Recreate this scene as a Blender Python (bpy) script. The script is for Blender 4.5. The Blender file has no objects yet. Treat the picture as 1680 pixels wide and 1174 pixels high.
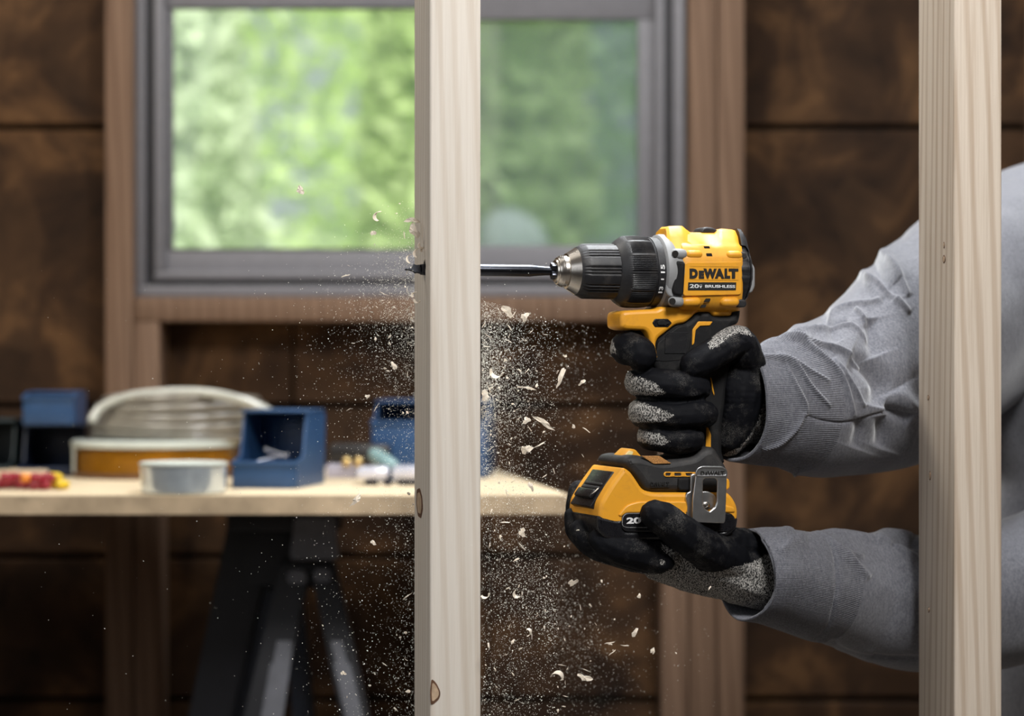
import bpy, bmesh, math, random
import numpy as np
from mathutils import Matrix, Vector
S = bpy.context.scene
C = S.collection
PI = math.pi
random.seed(7)
rng = np.random.default_rng(11)

# ---------------------------------------------------------------- camera, sky, lights, exposure
CZ = 1.2           # camera height
F = 4200.0         # focal length of the lens measured on a 1680-wide frame
cam_d = bpy.data.cameras.new('camera'); cam = bpy.data.objects.new('camera', cam_d); C.objects.link(cam)
cam.location = (0, 0, CZ); cam.rotation_euler = (PI/2, 0, 0)
cam_d.sensor_width = 36; cam_d.lens = 90; cam_d.clip_end = 200; cam_d.clip_start = 0.05
cam_d.dof.use_dof = True; cam_d.dof.focus_distance = 2.055; cam_d.dof.aperture_fstop = 4.6
S.camera = cam
S.view_settings.view_transform = 'Standard'; S.view_settings.look = 'None'
S.view_settings.gamma = 1; S.view_settings.use_curve_mapping = False
S.view_settings.exposure = 0.0

w = bpy.data.worlds.new('world'); S.world = w; w.use_nodes = True
nt = w.node_tree; bgn = nt.nodes['Background']
sky = nt.nodes.new('ShaderNodeTexSky'); sky.sky_type = 'HOSEK_WILKIE'; sky.turbidity = 6
sky.sun_direction = (0.3, -0.5, 0.8); sky.ground_albedo = 0.4
hs = nt.nodes.new('ShaderNodeHueSaturation'); hs.inputs['Saturation'].default_value = .35
nt.links.new(sky.outputs[0], hs.inputs['Color']); nt.links.new(hs.outputs[0], bgn.inputs[0]); bgn.inputs[1].default_value = 2.8

def area(name, loc, aim, size, power, col=(1, 1, 1), sizey=None, spread=None):
    l = bpy.data.lights.new(name, 'AREA'); l.energy = power; l.color = col; l.size = size
    if sizey: l.shape = 'RECTANGLE'; l.size_y = sizey
    if spread: l.spread = math.radians(spread)
    o = bpy.data.objects.new(name, l); C.objects.link(o); o.location = loc
    o.rotation_euler = (Vector(aim) - Vector(loc)).to_track_quat('-Z', 'Y').to_euler()
    return o
sun = bpy.data.lights.new('sun', 'SUN'); sun.energy = 11; sun.angle = math.radians(50); sun.color = (1, .96, .86)
so = bpy.data.objects.new('sun', sun); C.objects.link(so); so.location = (3, -6, 12)
so.rotation_euler = (Vector((0, 9, 0)) - Vector((3, -2, 12))).to_track_quat('-Z', 'Y').to_euler()
area('key_light', (0.55, 0.75, 2.45), (0.15, 2.1, 1.15), 0.5, 40, (1, .985, .97))
area('top_light', (0.30, 2.30, 2.50), (0.22, 2.15, 1.2), 0.35, 12, (.95, .98, 1), spread=120)
area('rim_light', (0.15, 3.1, 2.45), (0.2, 2.15, 1.2), 0.5, 16, (.93, .97, 1))
area('fill_light', (-1.2, 0.6, 1.8), (0.1, 2.1, 1.15), 1.0, 6, (.93, .96, 1))
area('bench_light', (-0.9, 2.5, 2.45), (-0.5, 3.2, 1.05), 0.5, 13, (1, .95, .87))

# ---------------------------------------------------------------- helpers
PM = {}            # object name -> world matrix
def M_of(p): return PM.get(p.name, Matrix.Identity(4)) if p else Matrix.Identity(4)
def tag(o, label=None, cat=None, group=None, kind=None):
    if label: o['label'] = label
    if cat: o['category'] = cat
    if group: o['group'] = group
    if kind: o['kind'] = kind
    return o
def empty(name, loc, label=None, cat=None, group=None, kind=None, rz=0, parent=None):
    o = bpy.data.objects.new(name, None); C.objects.link(o); o.empty_display_size = .02
    Mw = Matrix.Translation(loc) @ Matrix.Rotation(rz, 4, 'Z')
    ml = M_of(parent).inverted() @ Mw
    o.location = ml.to_translation(); o.rotation_euler = ml.to_euler()
    if parent: o.parent = parent
    PM[o.name] = Mw
    return tag(o, label, cat, group, kind)
def link(name, me, mat, parent=None, local=False, smooth=None, loc=None):
    """one mesh object; mesh given in world coords (or, local=True, in the parent's frame)"""
    o = bpy.data.objects.new(name, me); C.objects.link(o)
    if mat is not None and not me.materials: me.materials.append(mat)
    if parent:
        o.parent = parent
        if not local: me.transform(M_of(parent).inverted())
        PM[o.name] = M_of(parent)
    else:
        if loc is None:
            co = np.empty(len(me.vertices)*3); me.vertices.foreach_get('co', co); co = co.reshape(-1, 3)
            loc = ((co[:, 0].min()+co[:, 0].max())/2, (co[:, 1].min()+co[:, 1].max())/2, co[:, 2].min())
        me.transform(Matrix.Translation(-Vector(loc))); o.location = loc
        PM[o.name] = Matrix.Translation(loc)
    if smooth is not None:
        me.shade_smooth()
        me.set_sharp_from_angle(angle=math.radians(smooth))
    return o
def pydata(name, v, f):
    me = bpy.data.meshes.new(name); me.from_pydata([tuple(map(float, p)) for p in v], [], f); me.update(); return me
def bm_me(bm, name='m'):
    bmesh.ops.recalc_face_normals(bm, faces=bm.faces[:])
    me = bpy.data.meshes.new(name); bm.to_mesh(me); bm.free(); return me
def box_bm(bm, x0, x1, y0, y1, z0, z1, M=None, bev=0, seg=2):
    r = bmesh.ops.create_cube(bm, size=1)
    vs = r['verts']
    T = Matrix.Translation(((x0+x1)/2, (y0+y1)/2, (z0+z1)/2)) @ Matrix.Diagonal((abs(x1-x0), abs(y1-y0), abs(z1-z0), 1))
    bmesh.ops.transform(bm, matrix=(M @ T if M else T), verts=vs)
    if bev:
        es = list({e for v in vs for e in v.link_edges})
        bmesh.ops.bevel(bm, geom=es, offset=bev, segments=seg, affect='EDGES', profile=.5)
def box(name, x0, x1, y0, y1, z0, z1, mat, parent=None, M=None, bev=0.0, local=False, seg=2):
    bm = bmesh.new(); box_bm(bm, x0, x1, y0, y1, z0, z1, M, bev, seg)
    return link(name, bm_me(bm), mat, parent, local, 40)
def W(px, py, d):
    """world point seen at pixel px,py at distance d in front of the camera"""
    return Vector(((px-840)/F*d, d, CZ+(587-py)/F*d))
def Bp(px, py, z=1.053):
    """point of the bench top seen at px,py"""
    d = (CZ-z)*F/(py-587); return Vector(((px-840)/F*d, d, z))
def smoothpath(P, n):
    P = np.array(P, float); k = len(P); out = []
    for t in np.linspace(0, k-1-1e-9, n):
        i = int(t); f = t-i
        p0 = P[max(i-1, 0)]; p1 = P[i]; p2 = P[i+1]; p3 = P[min(i+2, k-1)]
        out.append(.5*((2*p1)+(-p0+p2)*f+(2*p0-5*p1+4*p2-p3)*f*f+(-p0+3*p1-3*p2+p3)*f**3))
    return np.array(out)
def tube_me(P, R, seg=12, cap=True, name='tube'):
    P = np.array(P, float); n = len(P); R = np.full(n, R) if np.isscalar(R) else np.array(R)
    T = np.gradient(P, axis=0); T /= np.linalg.norm(T, axis=1)[:, None]
    up = np.array([0, 0, 1.]) if abs(T[0][2]) < .9 else np.array([1., 0, 0])
    v = []; prev = None
    for i in range(n):
        a = up - T[i]*up.dot(T[i]) if prev is None else prev - T[i]*prev.dot(T[i])
        a /= np.linalg.norm(a); prev = a; b = np.cross(T[i], a)
        for k in range(seg):
            t = 2*PI*k/seg; v.append(P[i]+R[i]*(math.cos(t)*a+math.sin(t)*b))
    f = [(i*seg+k, i*seg+(k+1) % seg, (i+1)*seg+(k+1) % seg, (i+1)*seg+k) for i in range(n-1) for k in range(seg)]
    if cap: f += [tuple(range(seg))[::-1], tuple((n-1)*seg+k for k in range(seg))]
    return pydata(name, v, f)
def lathe_me(prof, seg=48, axis='Z', mod=None, M=None):
    """prof: (along, radius)"""
    v = []; f = []; n = len(prof)
    for i, (a, r) in enumerate(prof):
        for k in range(seg):
            t = 2*PI*k/seg; rr = r if mod is None else mod(i, a, r, t)
            x, y = rr*math.cos(t), rr*math.sin(t)
            v.append((x, y, a) if axis == 'Z' else (a, x, y))
    for i in range(n-1):
        for k in range(seg):
            q = (i*seg+k, i*seg+(k+1) % seg, (i+1)*seg+(k+1) % seg, (i+1)*seg+k); f.append(q)
    f.append(tuple(range(seg))[::-1]); f.append(tuple((n-1)*seg+k for k in range(seg)))
    me = pydata('lathe', v, f)
    if M: me.transform(M)
    bm = bmesh.new(); bm.from_mesh(me); bmesh.ops.recalc_face_normals(bm, faces=bm.faces[:]); bm.to_mesh(me); bm.free()
    return me
def evalmesh(o, remove=True):
    dg = bpy.context.evaluated_depsgraph_get(); dg.update()
    me = bpy.data.meshes.new_from_object(o.evaluated_get(dg))
    if remove: bpy.data.objects.remove(o)
    return me
def roundpoly(pts, r, n=4):
    if r <= 0: return [tuple(p) for p in pts]
    out = []; k = len(pts)
    for i in range(k):
        p = Vector(pts[i]); a = Vector(pts[i-1]); b = Vector(pts[(i+1) % k])
        da = a-p; db = b-p; la, lb = da.length, db.length
        d = min(r, la*.45, lb*.45); A = p+da/la*d; B = p+db/lb*d
        for j in range(n+1):
            t = j/n; out.append(tuple((1-t)**2*A+2*t*(1-t)*p+t*t*B))
    return out
def plate_me(loops, half, bev=0.0, res=2):
    """filled 2-D loops (first outer, others holes) extruded +-half along local Z"""
    cu = bpy.data.curves.new('c', 'CURVE'); cu.dimensions = '2D'; cu.fill_mode = 'BOTH'
    bev = min(bev, half*.98)
    cu.extrude = max(half-bev, 0); cu.bevel_depth = bev; cu.bevel_resolution = res; cu.offset = -bev
    for L in loops:
        sp = cu.splines.new('POLY'); sp.points.add(len(L)-1)
        for q, p in zip(sp.points, L): q.co = (p[0], p[1], 0, 1)
        sp.use_cyclic_u = True
    o = bpy.data.objects.new('c', cu); C.objects.link(o); me = evalmesh(o); bpy.data.curves.remove(cu)
    me.materials.clear(); return me
def text_me(s, wd, ht, depth, weight=.0, align=True, M=None, shear=0):
    cu = bpy.data.curves.new('t', 'FONT'); cu.body = s; cu.size = 1; cu.offset = weight; cu.extrude = .02; cu.resolution_u = 4; cu.shear = shear
    o = bpy.data.objects.new('t', cu); C.objects.link(o); me = evalmesh(o); bpy.data.curves.remove(cu)
    co = np.empty(len(me.vertices)*3); me.vertices.foreach_get('co', co); co = co.reshape(-1, 3)
    lo, hi = co.min(0), co.max(0)
    co[:, 0] = ((co[:, 0]-lo[0])/(hi[0]-lo[0])-.5)*wd; co[:, 1] = ((co[:, 1]-lo[1])/(hi[1]-lo[1])-.5)*ht
    co[:, 2] = (co[:, 2]-lo[2])/(hi[2]-lo[2])*depth
    me.vertices.foreach_set('co', co.ravel()); me.materials.clear()
    if M: me.transform(M)
    me.update(); return me
def join_me(ms):
    bm = bmesh.new()
    for m in ms: bm.from_mesh(m)
    me = bpy.data.meshes.new('j'); bm.to_mesh(me); bm.free(); return me
_ico = {}
def ico(sub):
    if sub not in _ico:
        bm = bmesh.new(); bmesh.ops.create_icosphere(bm, subdivisions=sub, radius=1); bm.verts.ensure_lookup_table()
        _ico[sub] = (np.array([v.co[:] for v in bm.verts]), np.array([[v.index for v in f.verts] for f in bm.faces])); bm.free()
    return _ico[sub]
def blob_mesh(chains, balls, voxel, smooth=6, fac=.5, sub=2):
    """continuous skin over chains of (x,y,z,r) and single ellipsoids (x,y,z,rx,ry,rz)"""
    V, T = ico(sub); vs = []; fs = []; k = 0
    def put(c, r):
        nonlocal k
        vs.append(V*np.array(r)+np.array(c)); fs.append(T+k); k += len(V)
    for ch in chains:
        P = np.array(ch, float); L = np.linalg.norm(np.diff(P[:, :3], axis=0), axis=1).sum()
        n = max(4, int(L/(P[:, 3].min()*.22)))
        for p in smoothpath(P, n): put(p[:3], (p[3],)*3)
    for b in balls: put(b[:3], b[3:6])
    me = bpy.data.meshes.new('b'); v = np.concatenate(vs); f = np.concatenate(fs)
    me.from_pydata(v.tolist(), [], f.tolist())
    o = bpy.data.objects.new('b', me); C.objects.link(o)
    m = o.modifiers.new('r', 'REMESH'); m.mode = 'VOXEL'; m.voxel_size = voxel
    m2 = o.modifiers.new('s', 'SMOOTH'); m2.factor = fac; m2.iterations = smooth
    out = evalmesh(o); bpy.data.meshes.remove(me); out.materials.clear(); out.shade_smooth(); return out
def get_co(me):
    a = np.empty(len(me.vertices)*3); me.vertices.foreach_get('co', a); return a.reshape(-1, 3)
def get_no(me):
    a = np.empty(len(me.vertices)*3); me.vertex_normals.foreach_get('vector', a); return a.reshape(-1, 3)
def proj(co):
    return 840+co[:, 0]/co[:, 1]*F, 587-(co[:, 2]-CZ)/co[:, 1]*F
def polydist(x, y, pts, closed=False):
    d = np.full(len(x), 1e9); side = np.zeros(len(x)); n = len(pts); tt = np.zeros(len(x))
    for i in range(n if closed else n-1):
        ax, ay = pts[i]; bx, by = pts[(i+1) % n]; ex, ey = bx-ax, by-ay; L = ex*ex+ey*ey+1e-9
        t = np.clip(((x-ax)*ex+(y-ay)*ey)/L, 0, 1); dx = x-(ax+t*ex); dy = y-(ay+t*ey); q = np.hypot(dx, dy)
        c = ex*dy-ey*dx; m = q < d; d[m] = q[m]; side[m] = np.sign(c[m]); tt[m] = ((i+t)/max(n-1, 1))[m]
    return d, side, tt
def inpoly(x, y, pts):
    r = np.zeros(len(x), bool); n = len(pts)
    for i in range(n):
        ax, ay = pts[i]; bx, by = pts[(i+1) % n]
        if ay == by: continue
        r ^= ((ay > y) != (by > y)) & (x < (bx-ax)*(y-ay)/(by-ay)+ax)
    return r
def sdf(x, y, pts):
    d, _, _ = polydist(x, y, pts, True); return np.where(inpoly(x, y, pts), d, -d)
def snoise(co, scale, seed, n=14):
    g = np.random.default_rng(seed); out = np.zeros(len(co))
    for i in range(n):
        k = g.normal(size=3); k = k/np.linalg.norm(k)*scale*g.uniform(.6, 1.6); out += np.sin(co@k+g.uniform(0, 6.28))
    return out/math.sqrt(n)

# ---------------------------------------------------------------- materials
class NT:
    def __init__(s, name):
        s.m = bpy.data.materials.new(name); s.m.use_nodes = True; s.t = s.m.node_tree
        s.b = s.t.nodes['Principled BSDF']; s.out = s.t.nodes['Material Output']
    def n(s, typ, **kw):
        o = s.t.nodes.new(typ)
        for k, v in kw.items():
            if k.startswith('_'): setattr(o, k[1:], v)
            else: o.inputs[k.replace('__', ' ')].default_value = v
        return o
    def l(s, a, b): s.t.links.new(a, b)
    def coord(s, scale=(1, 1, 1), kind='Object', rot=(0, 0, 0)):
        c = s.n('ShaderNodeTexCoord'); mp = s.n('ShaderNodeMapping'); mp.inputs['Scale'].default_value = scale; mp.inputs['Rotation'].default_value = rot
        s.l(c.outputs[kind], mp.inputs['Vector']); return mp.outputs[0]
    def noise(s, vec, scale, detail=3, rough=.5, dist=0):
        o = s.n('ShaderNodeTexNoise', Scale=scale, Detail=detail, Roughness=rough, Distortion=dist); s.l(vec, o.inputs['Vector']); return o.outputs['Fac']
    def ramp(s, fac, stops, interp='LINEAR'):
        o = s.n('ShaderNodeValToRGB'); e = o.color_ramp.elements; o.color_ramp.interpolation = interp
        while len(e) < len(stops): e.new(.5)
        for q, (p, c) in zip(e, stops):
            q.position = p; q.color = (*c, 1) if len(c) == 3 else c
        s.l(fac, o.inputs[0]); return o.outputs[0]
    def mix(s, fac, a, b, mode='MIX'):
        o = s.n('ShaderNodeMix', _data_type='RGBA', _blend_type=mode)
        for k, v in ((0, fac), (6, a), (7, b)):
            if hasattr(v, 'links') or isinstance(v, bpy.types.NodeSocket): s.l(v, o.inputs[k])
            else: o.inputs[k].default_value = (*v, 1) if isinstance(v, tuple) else v
        return o.outputs[2]
    def math(s, op, a, b=0.0):
        o = s.n('ShaderNodeMath', _operation=op)
        for k, v in ((0, a), (1, b)):
            if isinstance(v, bpy.types.NodeSocket): s.l(v, o.inputs[k])
            else: o.inputs[k].default_value = v
        return o.outputs[0]
    def bump(s, h, strength=.3, dist=.001):
        o = s.n('ShaderNodeBump', Strength=strength, Distance=dist); s.l(h, o.inputs['Height']); s.l(o.outputs[0], s.b.inputs['Normal'])
    def base(s, v):
        if isinstance(v, tuple): s.b.inputs['Base Color'].default_value = (*v, 1)
        else: s.l(v, s.b.inputs['Base Color'])
    def set(s, **kw):
        for k, v in kw.items():
            i = s.b.inputs[k.replace('__', ' ')]
            if isinstance(v, bpy.types.NodeSocket): s.l(v, i)
            else: i.default_value = v
        return s
def simple(name, col, rough=.5, metal=0, spec=.5, var=.12, nscale=60, bump=0, bscale=800, coat=0, trans=0, alpha=1):
    t = NT(name); v = t.coord(); n = t.noise(v, nscale, 4)
    a = tuple(c*(1-var) for c in col); b = tuple(min(1, c*(1+var)) for c in col)
    t.base(t.ramp(n, [(.3, a), (.7, b)])); t.set(Roughness=rough, Metallic=metal, Specular__IOR__Level=spec, Coat__Weight=coat, Transmission__Weight=trans, Alpha=alpha)
    if bump: t.bump(t.noise(v, bscale, 3), bump, .0006)
    return t.m
def pine(name, light, dark, streak, k=1.0, seed=0, contrast=1.0):
    """sawn softwood, grain along Z"""
    t = NT(name); v = t.coord((38*k, 38*k, .9)); v.node.inputs['Location'].default_value = (seed, seed*2, seed)
    g = t.noise(v, 4.0, 5, .6, .3)
    v2 = t.coord((300*k, 300*k, 5)); f = t.noise(v2, 2.2, 3, .6)
    v3 = t.coord((14*k, 14*k, .55)); v3.node.inputs['Location'].default_value = (seed*3, seed, 0)
    wv = t.n('ShaderNodeTexWave', _wave_type='BANDS', _bands_direction='DIAGONAL', Scale=3.4, Distortion=3.2, Detail=2.0); wv.inputs['Detail Scale'].default_value = 1.2; t.l(v3, wv.inputs['Vector'])
    c = t.ramp(g, [(.28, dark), (.5, light), (.8, tuple(x*1.06 for x in light))])
    c = t.mix(t.math('MULTIPLY', t.ramp(wv.outputs['Fac'], [(.55, (0, 0, 0)), (.95, (1, 1, 1))]), .55*contrast), c, streak, 'MIX')
    c = t.mix(t.math('MULTIPLY', t.ramp(f, [(.45, (0, 0, 0)), (.75, (1, 1, 1))]), .30*contrast), c, streak)
    t.base(c); t.set(Roughness=.72, Specular__IOR__Level=.25)
    t.bump(t.math('ADD', f, t.math('MULTIPLY', g, .6)), .35, .0007)
    return t.m
MAT = {}
MAT['pine_pale'] = pine('pale_pine', (.76, .70, .62), (.68, .61, .52), (.56, .46, .36), 1, 1, .6)
MAT['pine_tan'] = pine('tan_pine', (.66, .57, .47), (.55, .45, .35), (.40, .29, .20), 1, 5, .9)
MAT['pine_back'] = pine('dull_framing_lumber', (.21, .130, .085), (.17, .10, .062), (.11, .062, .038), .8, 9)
MAT['ply'] = simple('plywood_top', (.68, .55, .37), .7, var=.16, nscale=9, spec=.2)
MAT['ply_edge'] = simple('plywood_edge', (.50, .38, .25), .8, var=.25, nscale=30, spec=.2)
def osb():
    t = NT('dark_sheathing'); v = t.coord((1, 1, 1)); v2 = t.coord((1, 1, .55), rot=(0, .3, 0))
    vo = t.n('ShaderNodeTexVoronoi', Scale=16, Randomness=1); t.l(v2, vo.inputs['Vector'])
    n = t.noise(v, 7, 5, .65, .6); n2 = t.noise(v, 26, 3)
    c = t.ramp(n, [(.36, (.013, .006, .003)), (.5, (.056, .027, .012)), (.64, (.20, .10, .040))])
    c = t.mix(.35, c, t.ramp(vo.outputs['Color'], [(.1, (.008, .004, .002)), (.6, (.05, .026, .012)), (.95, (.11, .06, .028))]))
    c = t.mix(t.math('MULTIPLY', n2, .3), c, (.03, .015, .008)); t.base(c); t.set(Roughness=.75, Specular__IOR__Level=.2)
    t.bump(t.math('ADD', n, vo.outputs['Distance']), .5, .003); return t.m
MAT['osb'] = osb()
MAT['gap'] = simple('dark_backing', (.006, .004, .003), .95)
MAT['wall_plain'] = simple('plain_room_wall', (.14, .10, .07), .9)
MAT['concrete'] = simple('concrete_floor', (.20, .18, .16), .85, nscale=4, bump=.2, bscale=90)
MAT['vinyl'] = simple('grey_window_vinyl', (.185, .18, .195), .5, var=.05)
MAT['vinyl_dark'] = simple('dark_window_seal', (.035, .033, .036), .6, var=.05)
def glass(name, tint, gl=.08, rough=.02):
    t = NT(name); t.t.nodes.remove(t.b); tr = t.n('ShaderNodeBsdfTransparent'); tr.inputs[0].default_value = (*tint, 1)
    g = t.n('ShaderNodeBsdfGlossy', Roughness=rough); fr = t.n('ShaderNodeFresnel', IOR=1.5); mx = t.n('ShaderNodeMixShader')
    t.l(fr.outputs[0], mx.inputs[0])
    tl = t.n('ShaderNodeBsdfTranslucent', Color=(.85, .9, .88, 1)); m0 = t.n('ShaderNodeMixShader', Fac=gl); t.l(tr.outputs[0], m0.inputs[1]); t.l(tl.outputs[0], m0.inputs[2]); t.l(m0.outputs[0], mx.inputs[1]); t.l(g.outputs[0], mx.inputs[2]); t.l(mx.outputs[0], t.out.inputs[0]); return t.m
MAT['glass'] = glass('window_glass', (.97, 1, .98), .16)
def screen():
    t = NT('insect_screen_mesh'); t.t.nodes.remove(t.b); tr = t.n('ShaderNodeBsdfTransparent'); tr.inputs[0].default_value = (.80, .84, .86, 1)
    g = t.n('ShaderNodeBsdfDiffuse', Color=(.42, .46, .48, 1)); mx = t.n('ShaderNodeMixShader', Fac=.36)
    t.l(tr.outputs[0], mx.inputs[1]); t.l(g.outputs[0], mx.inputs[2]); t.l(mx.outputs[0], t.out.inputs[0]); return t.m
MAT['screen'] = screen()
def leafm(name, c1, c2):
    t = NT(name); v = t.coord(kind='Object'); c = t.ramp(t.noise(v, 1.1, 3), [(.35, c1), (.65, c2)])
    t.base(c); t.set(Roughness=.6, Specular__IOR__Level=.3)
    tl = t.n('ShaderNodeBsdfTranslucent'); t.l(c, tl.inputs[0]); mx = t.n('ShaderNodeMixShader', Fac=.45)
    t.l(t.b.outputs[0], mx.inputs[1]); t.l(tl.outputs[0], mx.inputs[2]); t.l(mx.outputs[0], t.out.inputs[0]); return t.m

# ================================================================ large structure: the room
fl = box('floor', -2.6, 2.6, -1.8, 3.7, -.06, 0, MAT['concrete']); tag(fl, 'grey concrete floor of the unfinished room', kind='structure')
ce = box('ceiling', -2.6, 2.6, -1.8, 3.7, 2.6, 2.68, MAT['wall_plain']); tag(ce, 'dull brown ceiling', kind='structure')
for nm, a in (('wall_left', (-2.68, -2.6, -1.8, 3.7)), ('wall_right', (2.6, 2.68, -1.8, 3.7)), ('wall_front', (-2.6, 2.6, -1.88, -1.8))):
    o = box(nm, *a, 0, 2.6, MAT['wall_plain']); tag(o, 'dull brown side wall', kind='structure')
YF, YB = 3.46, 3.55          # front of the back wall's framing, front of its sheathing
def bx(px, d): return (px-840)/F*d
def bz(py, d): return CZ+(587-py)/F*d
wb = empty('wall_back', (0, YB, 0), 'dark brown sheathed wall between pale framing studs, behind the bench', kind='structure')
# sheathing boards: separate boards with recessed joints, around the window opening
wx0, wx1, wz0, wz1 = bx(214, YF), bx(1128, YF), bz(487, YF), bz(-215, YF)
joints_z = [0.0, .28, .52] + [bz(y, YB) for y in (1147, 912, 665, 208, -260)] + [2.25, 2.6]
joints_z = sorted(joints_z)
cols_x = [-2.6, -1.62, bx(195, YB), bx(480, YB), bx(800, YB), bx(1150, YB), .78, 1.7, 2.6]
g = .004
for i in range(len(joints_z)-1):
    z0, z1 = joints_z[i]+g, joints_z[i+1]-g
    for j in range(len(cols_x)-1):
        x0, x1 = cols_x[j]+g*.4, cols_x[j+1]-g*.4
        segs = [(x0, x1, z0, z1)]
        if x1 > wx0 and x0 < wx1 and z1 > wz0 and z0 < wz1:      # window opening
            segs = []
            if z0 < wz0: segs.append((x0, x1, z0, wz0))
            if z1 > wz1: segs.append((x0, x1, wz1, z1))
            if x0 < wx0: segs.append((x0, wx0, max(z0, wz0), min(z1, wz1)))
            if x1 > wx1: segs.append((wx1, x1, max(z0, wz0), min(z1, wz1)))
        for s in segs:
            if s[1]-s[0] < .01 or s[3]-s[2] < .01: continue
            dy = random.uniform(0, .004)
            box('sheathing_board', s[0], s[1], YB+dy, YB+.014+dy, s[2], s[3], MAT['osb'], wb, bev=.002, seg=1)
# dark house wrap behind the joints, around the opening
bm = bmesh.new()
for s in ((-2.6, wx0, 0, 2.6), (wx1, 2.6, 0, 2.6), (wx0, wx1, 0, wz0), (wx0, wx1, wz1, 2.6)):
    box_bm(bm, s[0], s[1], YB+.02, YB+.03, s[2], s[3])
link('backing_sheet', bm_me(bm), MAT['gap'], wb)
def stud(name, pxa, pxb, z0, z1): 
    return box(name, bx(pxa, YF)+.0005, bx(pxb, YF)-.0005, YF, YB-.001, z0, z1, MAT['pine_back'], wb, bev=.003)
tp, bt = 2.56, .04
stud('stud', 172, 218, bt, tp); stud('stud', 1130, 1176, bt, tp); stud('stud', 1177, 1222, bt, tp)
stud('stud', -312, -266, bt, tp); stud('stud', 1705, 1751, bt, tp)
zs0, zs1 = bz(527, YF), bz(487, YF)
stud('cripple_stud', 219, 262, bt, zs0); stud('cripple_stud', 1085, 1129, bt, zs0)
stud('cripple_stud', 700, 746, bt, zs0)
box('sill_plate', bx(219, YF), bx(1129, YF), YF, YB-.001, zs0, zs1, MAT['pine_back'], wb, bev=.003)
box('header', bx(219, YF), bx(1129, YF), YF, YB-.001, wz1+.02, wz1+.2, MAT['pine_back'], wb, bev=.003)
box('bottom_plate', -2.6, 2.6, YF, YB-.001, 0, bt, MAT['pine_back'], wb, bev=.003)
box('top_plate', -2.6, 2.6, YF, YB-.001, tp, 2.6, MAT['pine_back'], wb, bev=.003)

# window: grey vinyl slider
win = empty('window_1', ((wx0+wx1)/2, 3.5, wz0), 'grey vinyl sliding window with a clear left pane and a screened right pane', kind='structure')
def fx(px, d=3.5): return bx(px, d)
def ring_parts(nm, x0, x1, z0, z1, wd, y0, y1, mat, parent, wb_=None):
    wbm = wb_ or wd
    f = empty(nm, ((x0+x1)/2, y0, z0), parent=parent)
    box('rail', x0, x1, y0, y1, z0, z0+wbm, mat, f, bev=.003); box('rail', x0, x1, y0, y1, z1-wd, z1, mat, f, bev=.003)
    box('stile', x0, x0+wd, y0+.0005, y1, z0+wbm, z1-wd, mat, f, bev=.003); box('stile', x1-wd, x1, y0+.0005, y1, z0+wbm, z1-wd, mat, f, bev=.003)
    return f
Z0, Z1 = wz0+.0003, bz(-190, 3.5); ZT = bz(16, 3.52)
def frame_bm(x0, x1, z0, z1, wd, y0, y1, wbm=None, wtp=None):
    bm = bmesh.new(); wbm = wbm or wd; wtp = wtp or wd
    for a in ((x0, x1, z0, z0+wbm), (x0, x1, z1-wtp, z1), (x0, x0+wd, z0+wbm, z1-wtp), (x1-wd, x1, z0+wbm, z1-wtp)):
        box_bm(bm, a[0], a[1], y0, y1, a[2], a[3], None, .0025)
    return bm_me(bm)
link('outer_frame', frame_bm(fx(221), fx(1123), Z0, Z1, .016, 3.485, 3.56), MAT['vinyl'], win, smooth=40)
link('inner_frame', frame_bm(fx(241), fx(1104), Z0+.012, Z1-.012, .014, 3.50, 3.56), MAT['vinyl_dark'], win, smooth=40)
link('middle_frame', frame_bm(fx(255), fx(1090), Z0+.024, Z1-.024, .012, 3.492, 3.56), MAT['vinyl'], win, smooth=40)
# left sash in front, right sash behind
tr_h = (Z1-.034)-ZT
s1 = link('left_sash', frame_bm(fx(262), fx(742), Z0+.02, Z1-.034, .017, 3.505, 3.525, wbm=bz(409, 3.51)-Z0-.02, wtp=tr_h), MAT['vinyl'], win, smooth=40)
link('glazing_seal', frame_bm(fx(276), fx(724), bz(411, 3.51), bz(13, 3.52), .003, 3.504, 3.51), MAT['vinyl_dark'], s1)
box('pane', fx(277), fx(722), 3.513, 3.516, bz(412, 3.51), bz(12, 3.51), MAT['glass'], s1)
s2 = link('right_sash', frame_bm(fx(720), fx(1092), Z0+.02, Z1-.034, fx(1092)-fx(1048), 3.53, 3.55, wbm=bz(403, 3.54)-Z0-.02, wtp=tr_h+.012), MAT['vinyl'], win, smooth=40)
box('pane', fx(755), fx(1050), 3.538, 3.541, bz(408, 3.54), bz(20, 3.53), MAT['glass'], s2)
box('insect_screen', fx(745), fx(1056), 3.556, 3.557, bz(412, 3.556), bz(15, 3.556), MAT['screen'], win)

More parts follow.
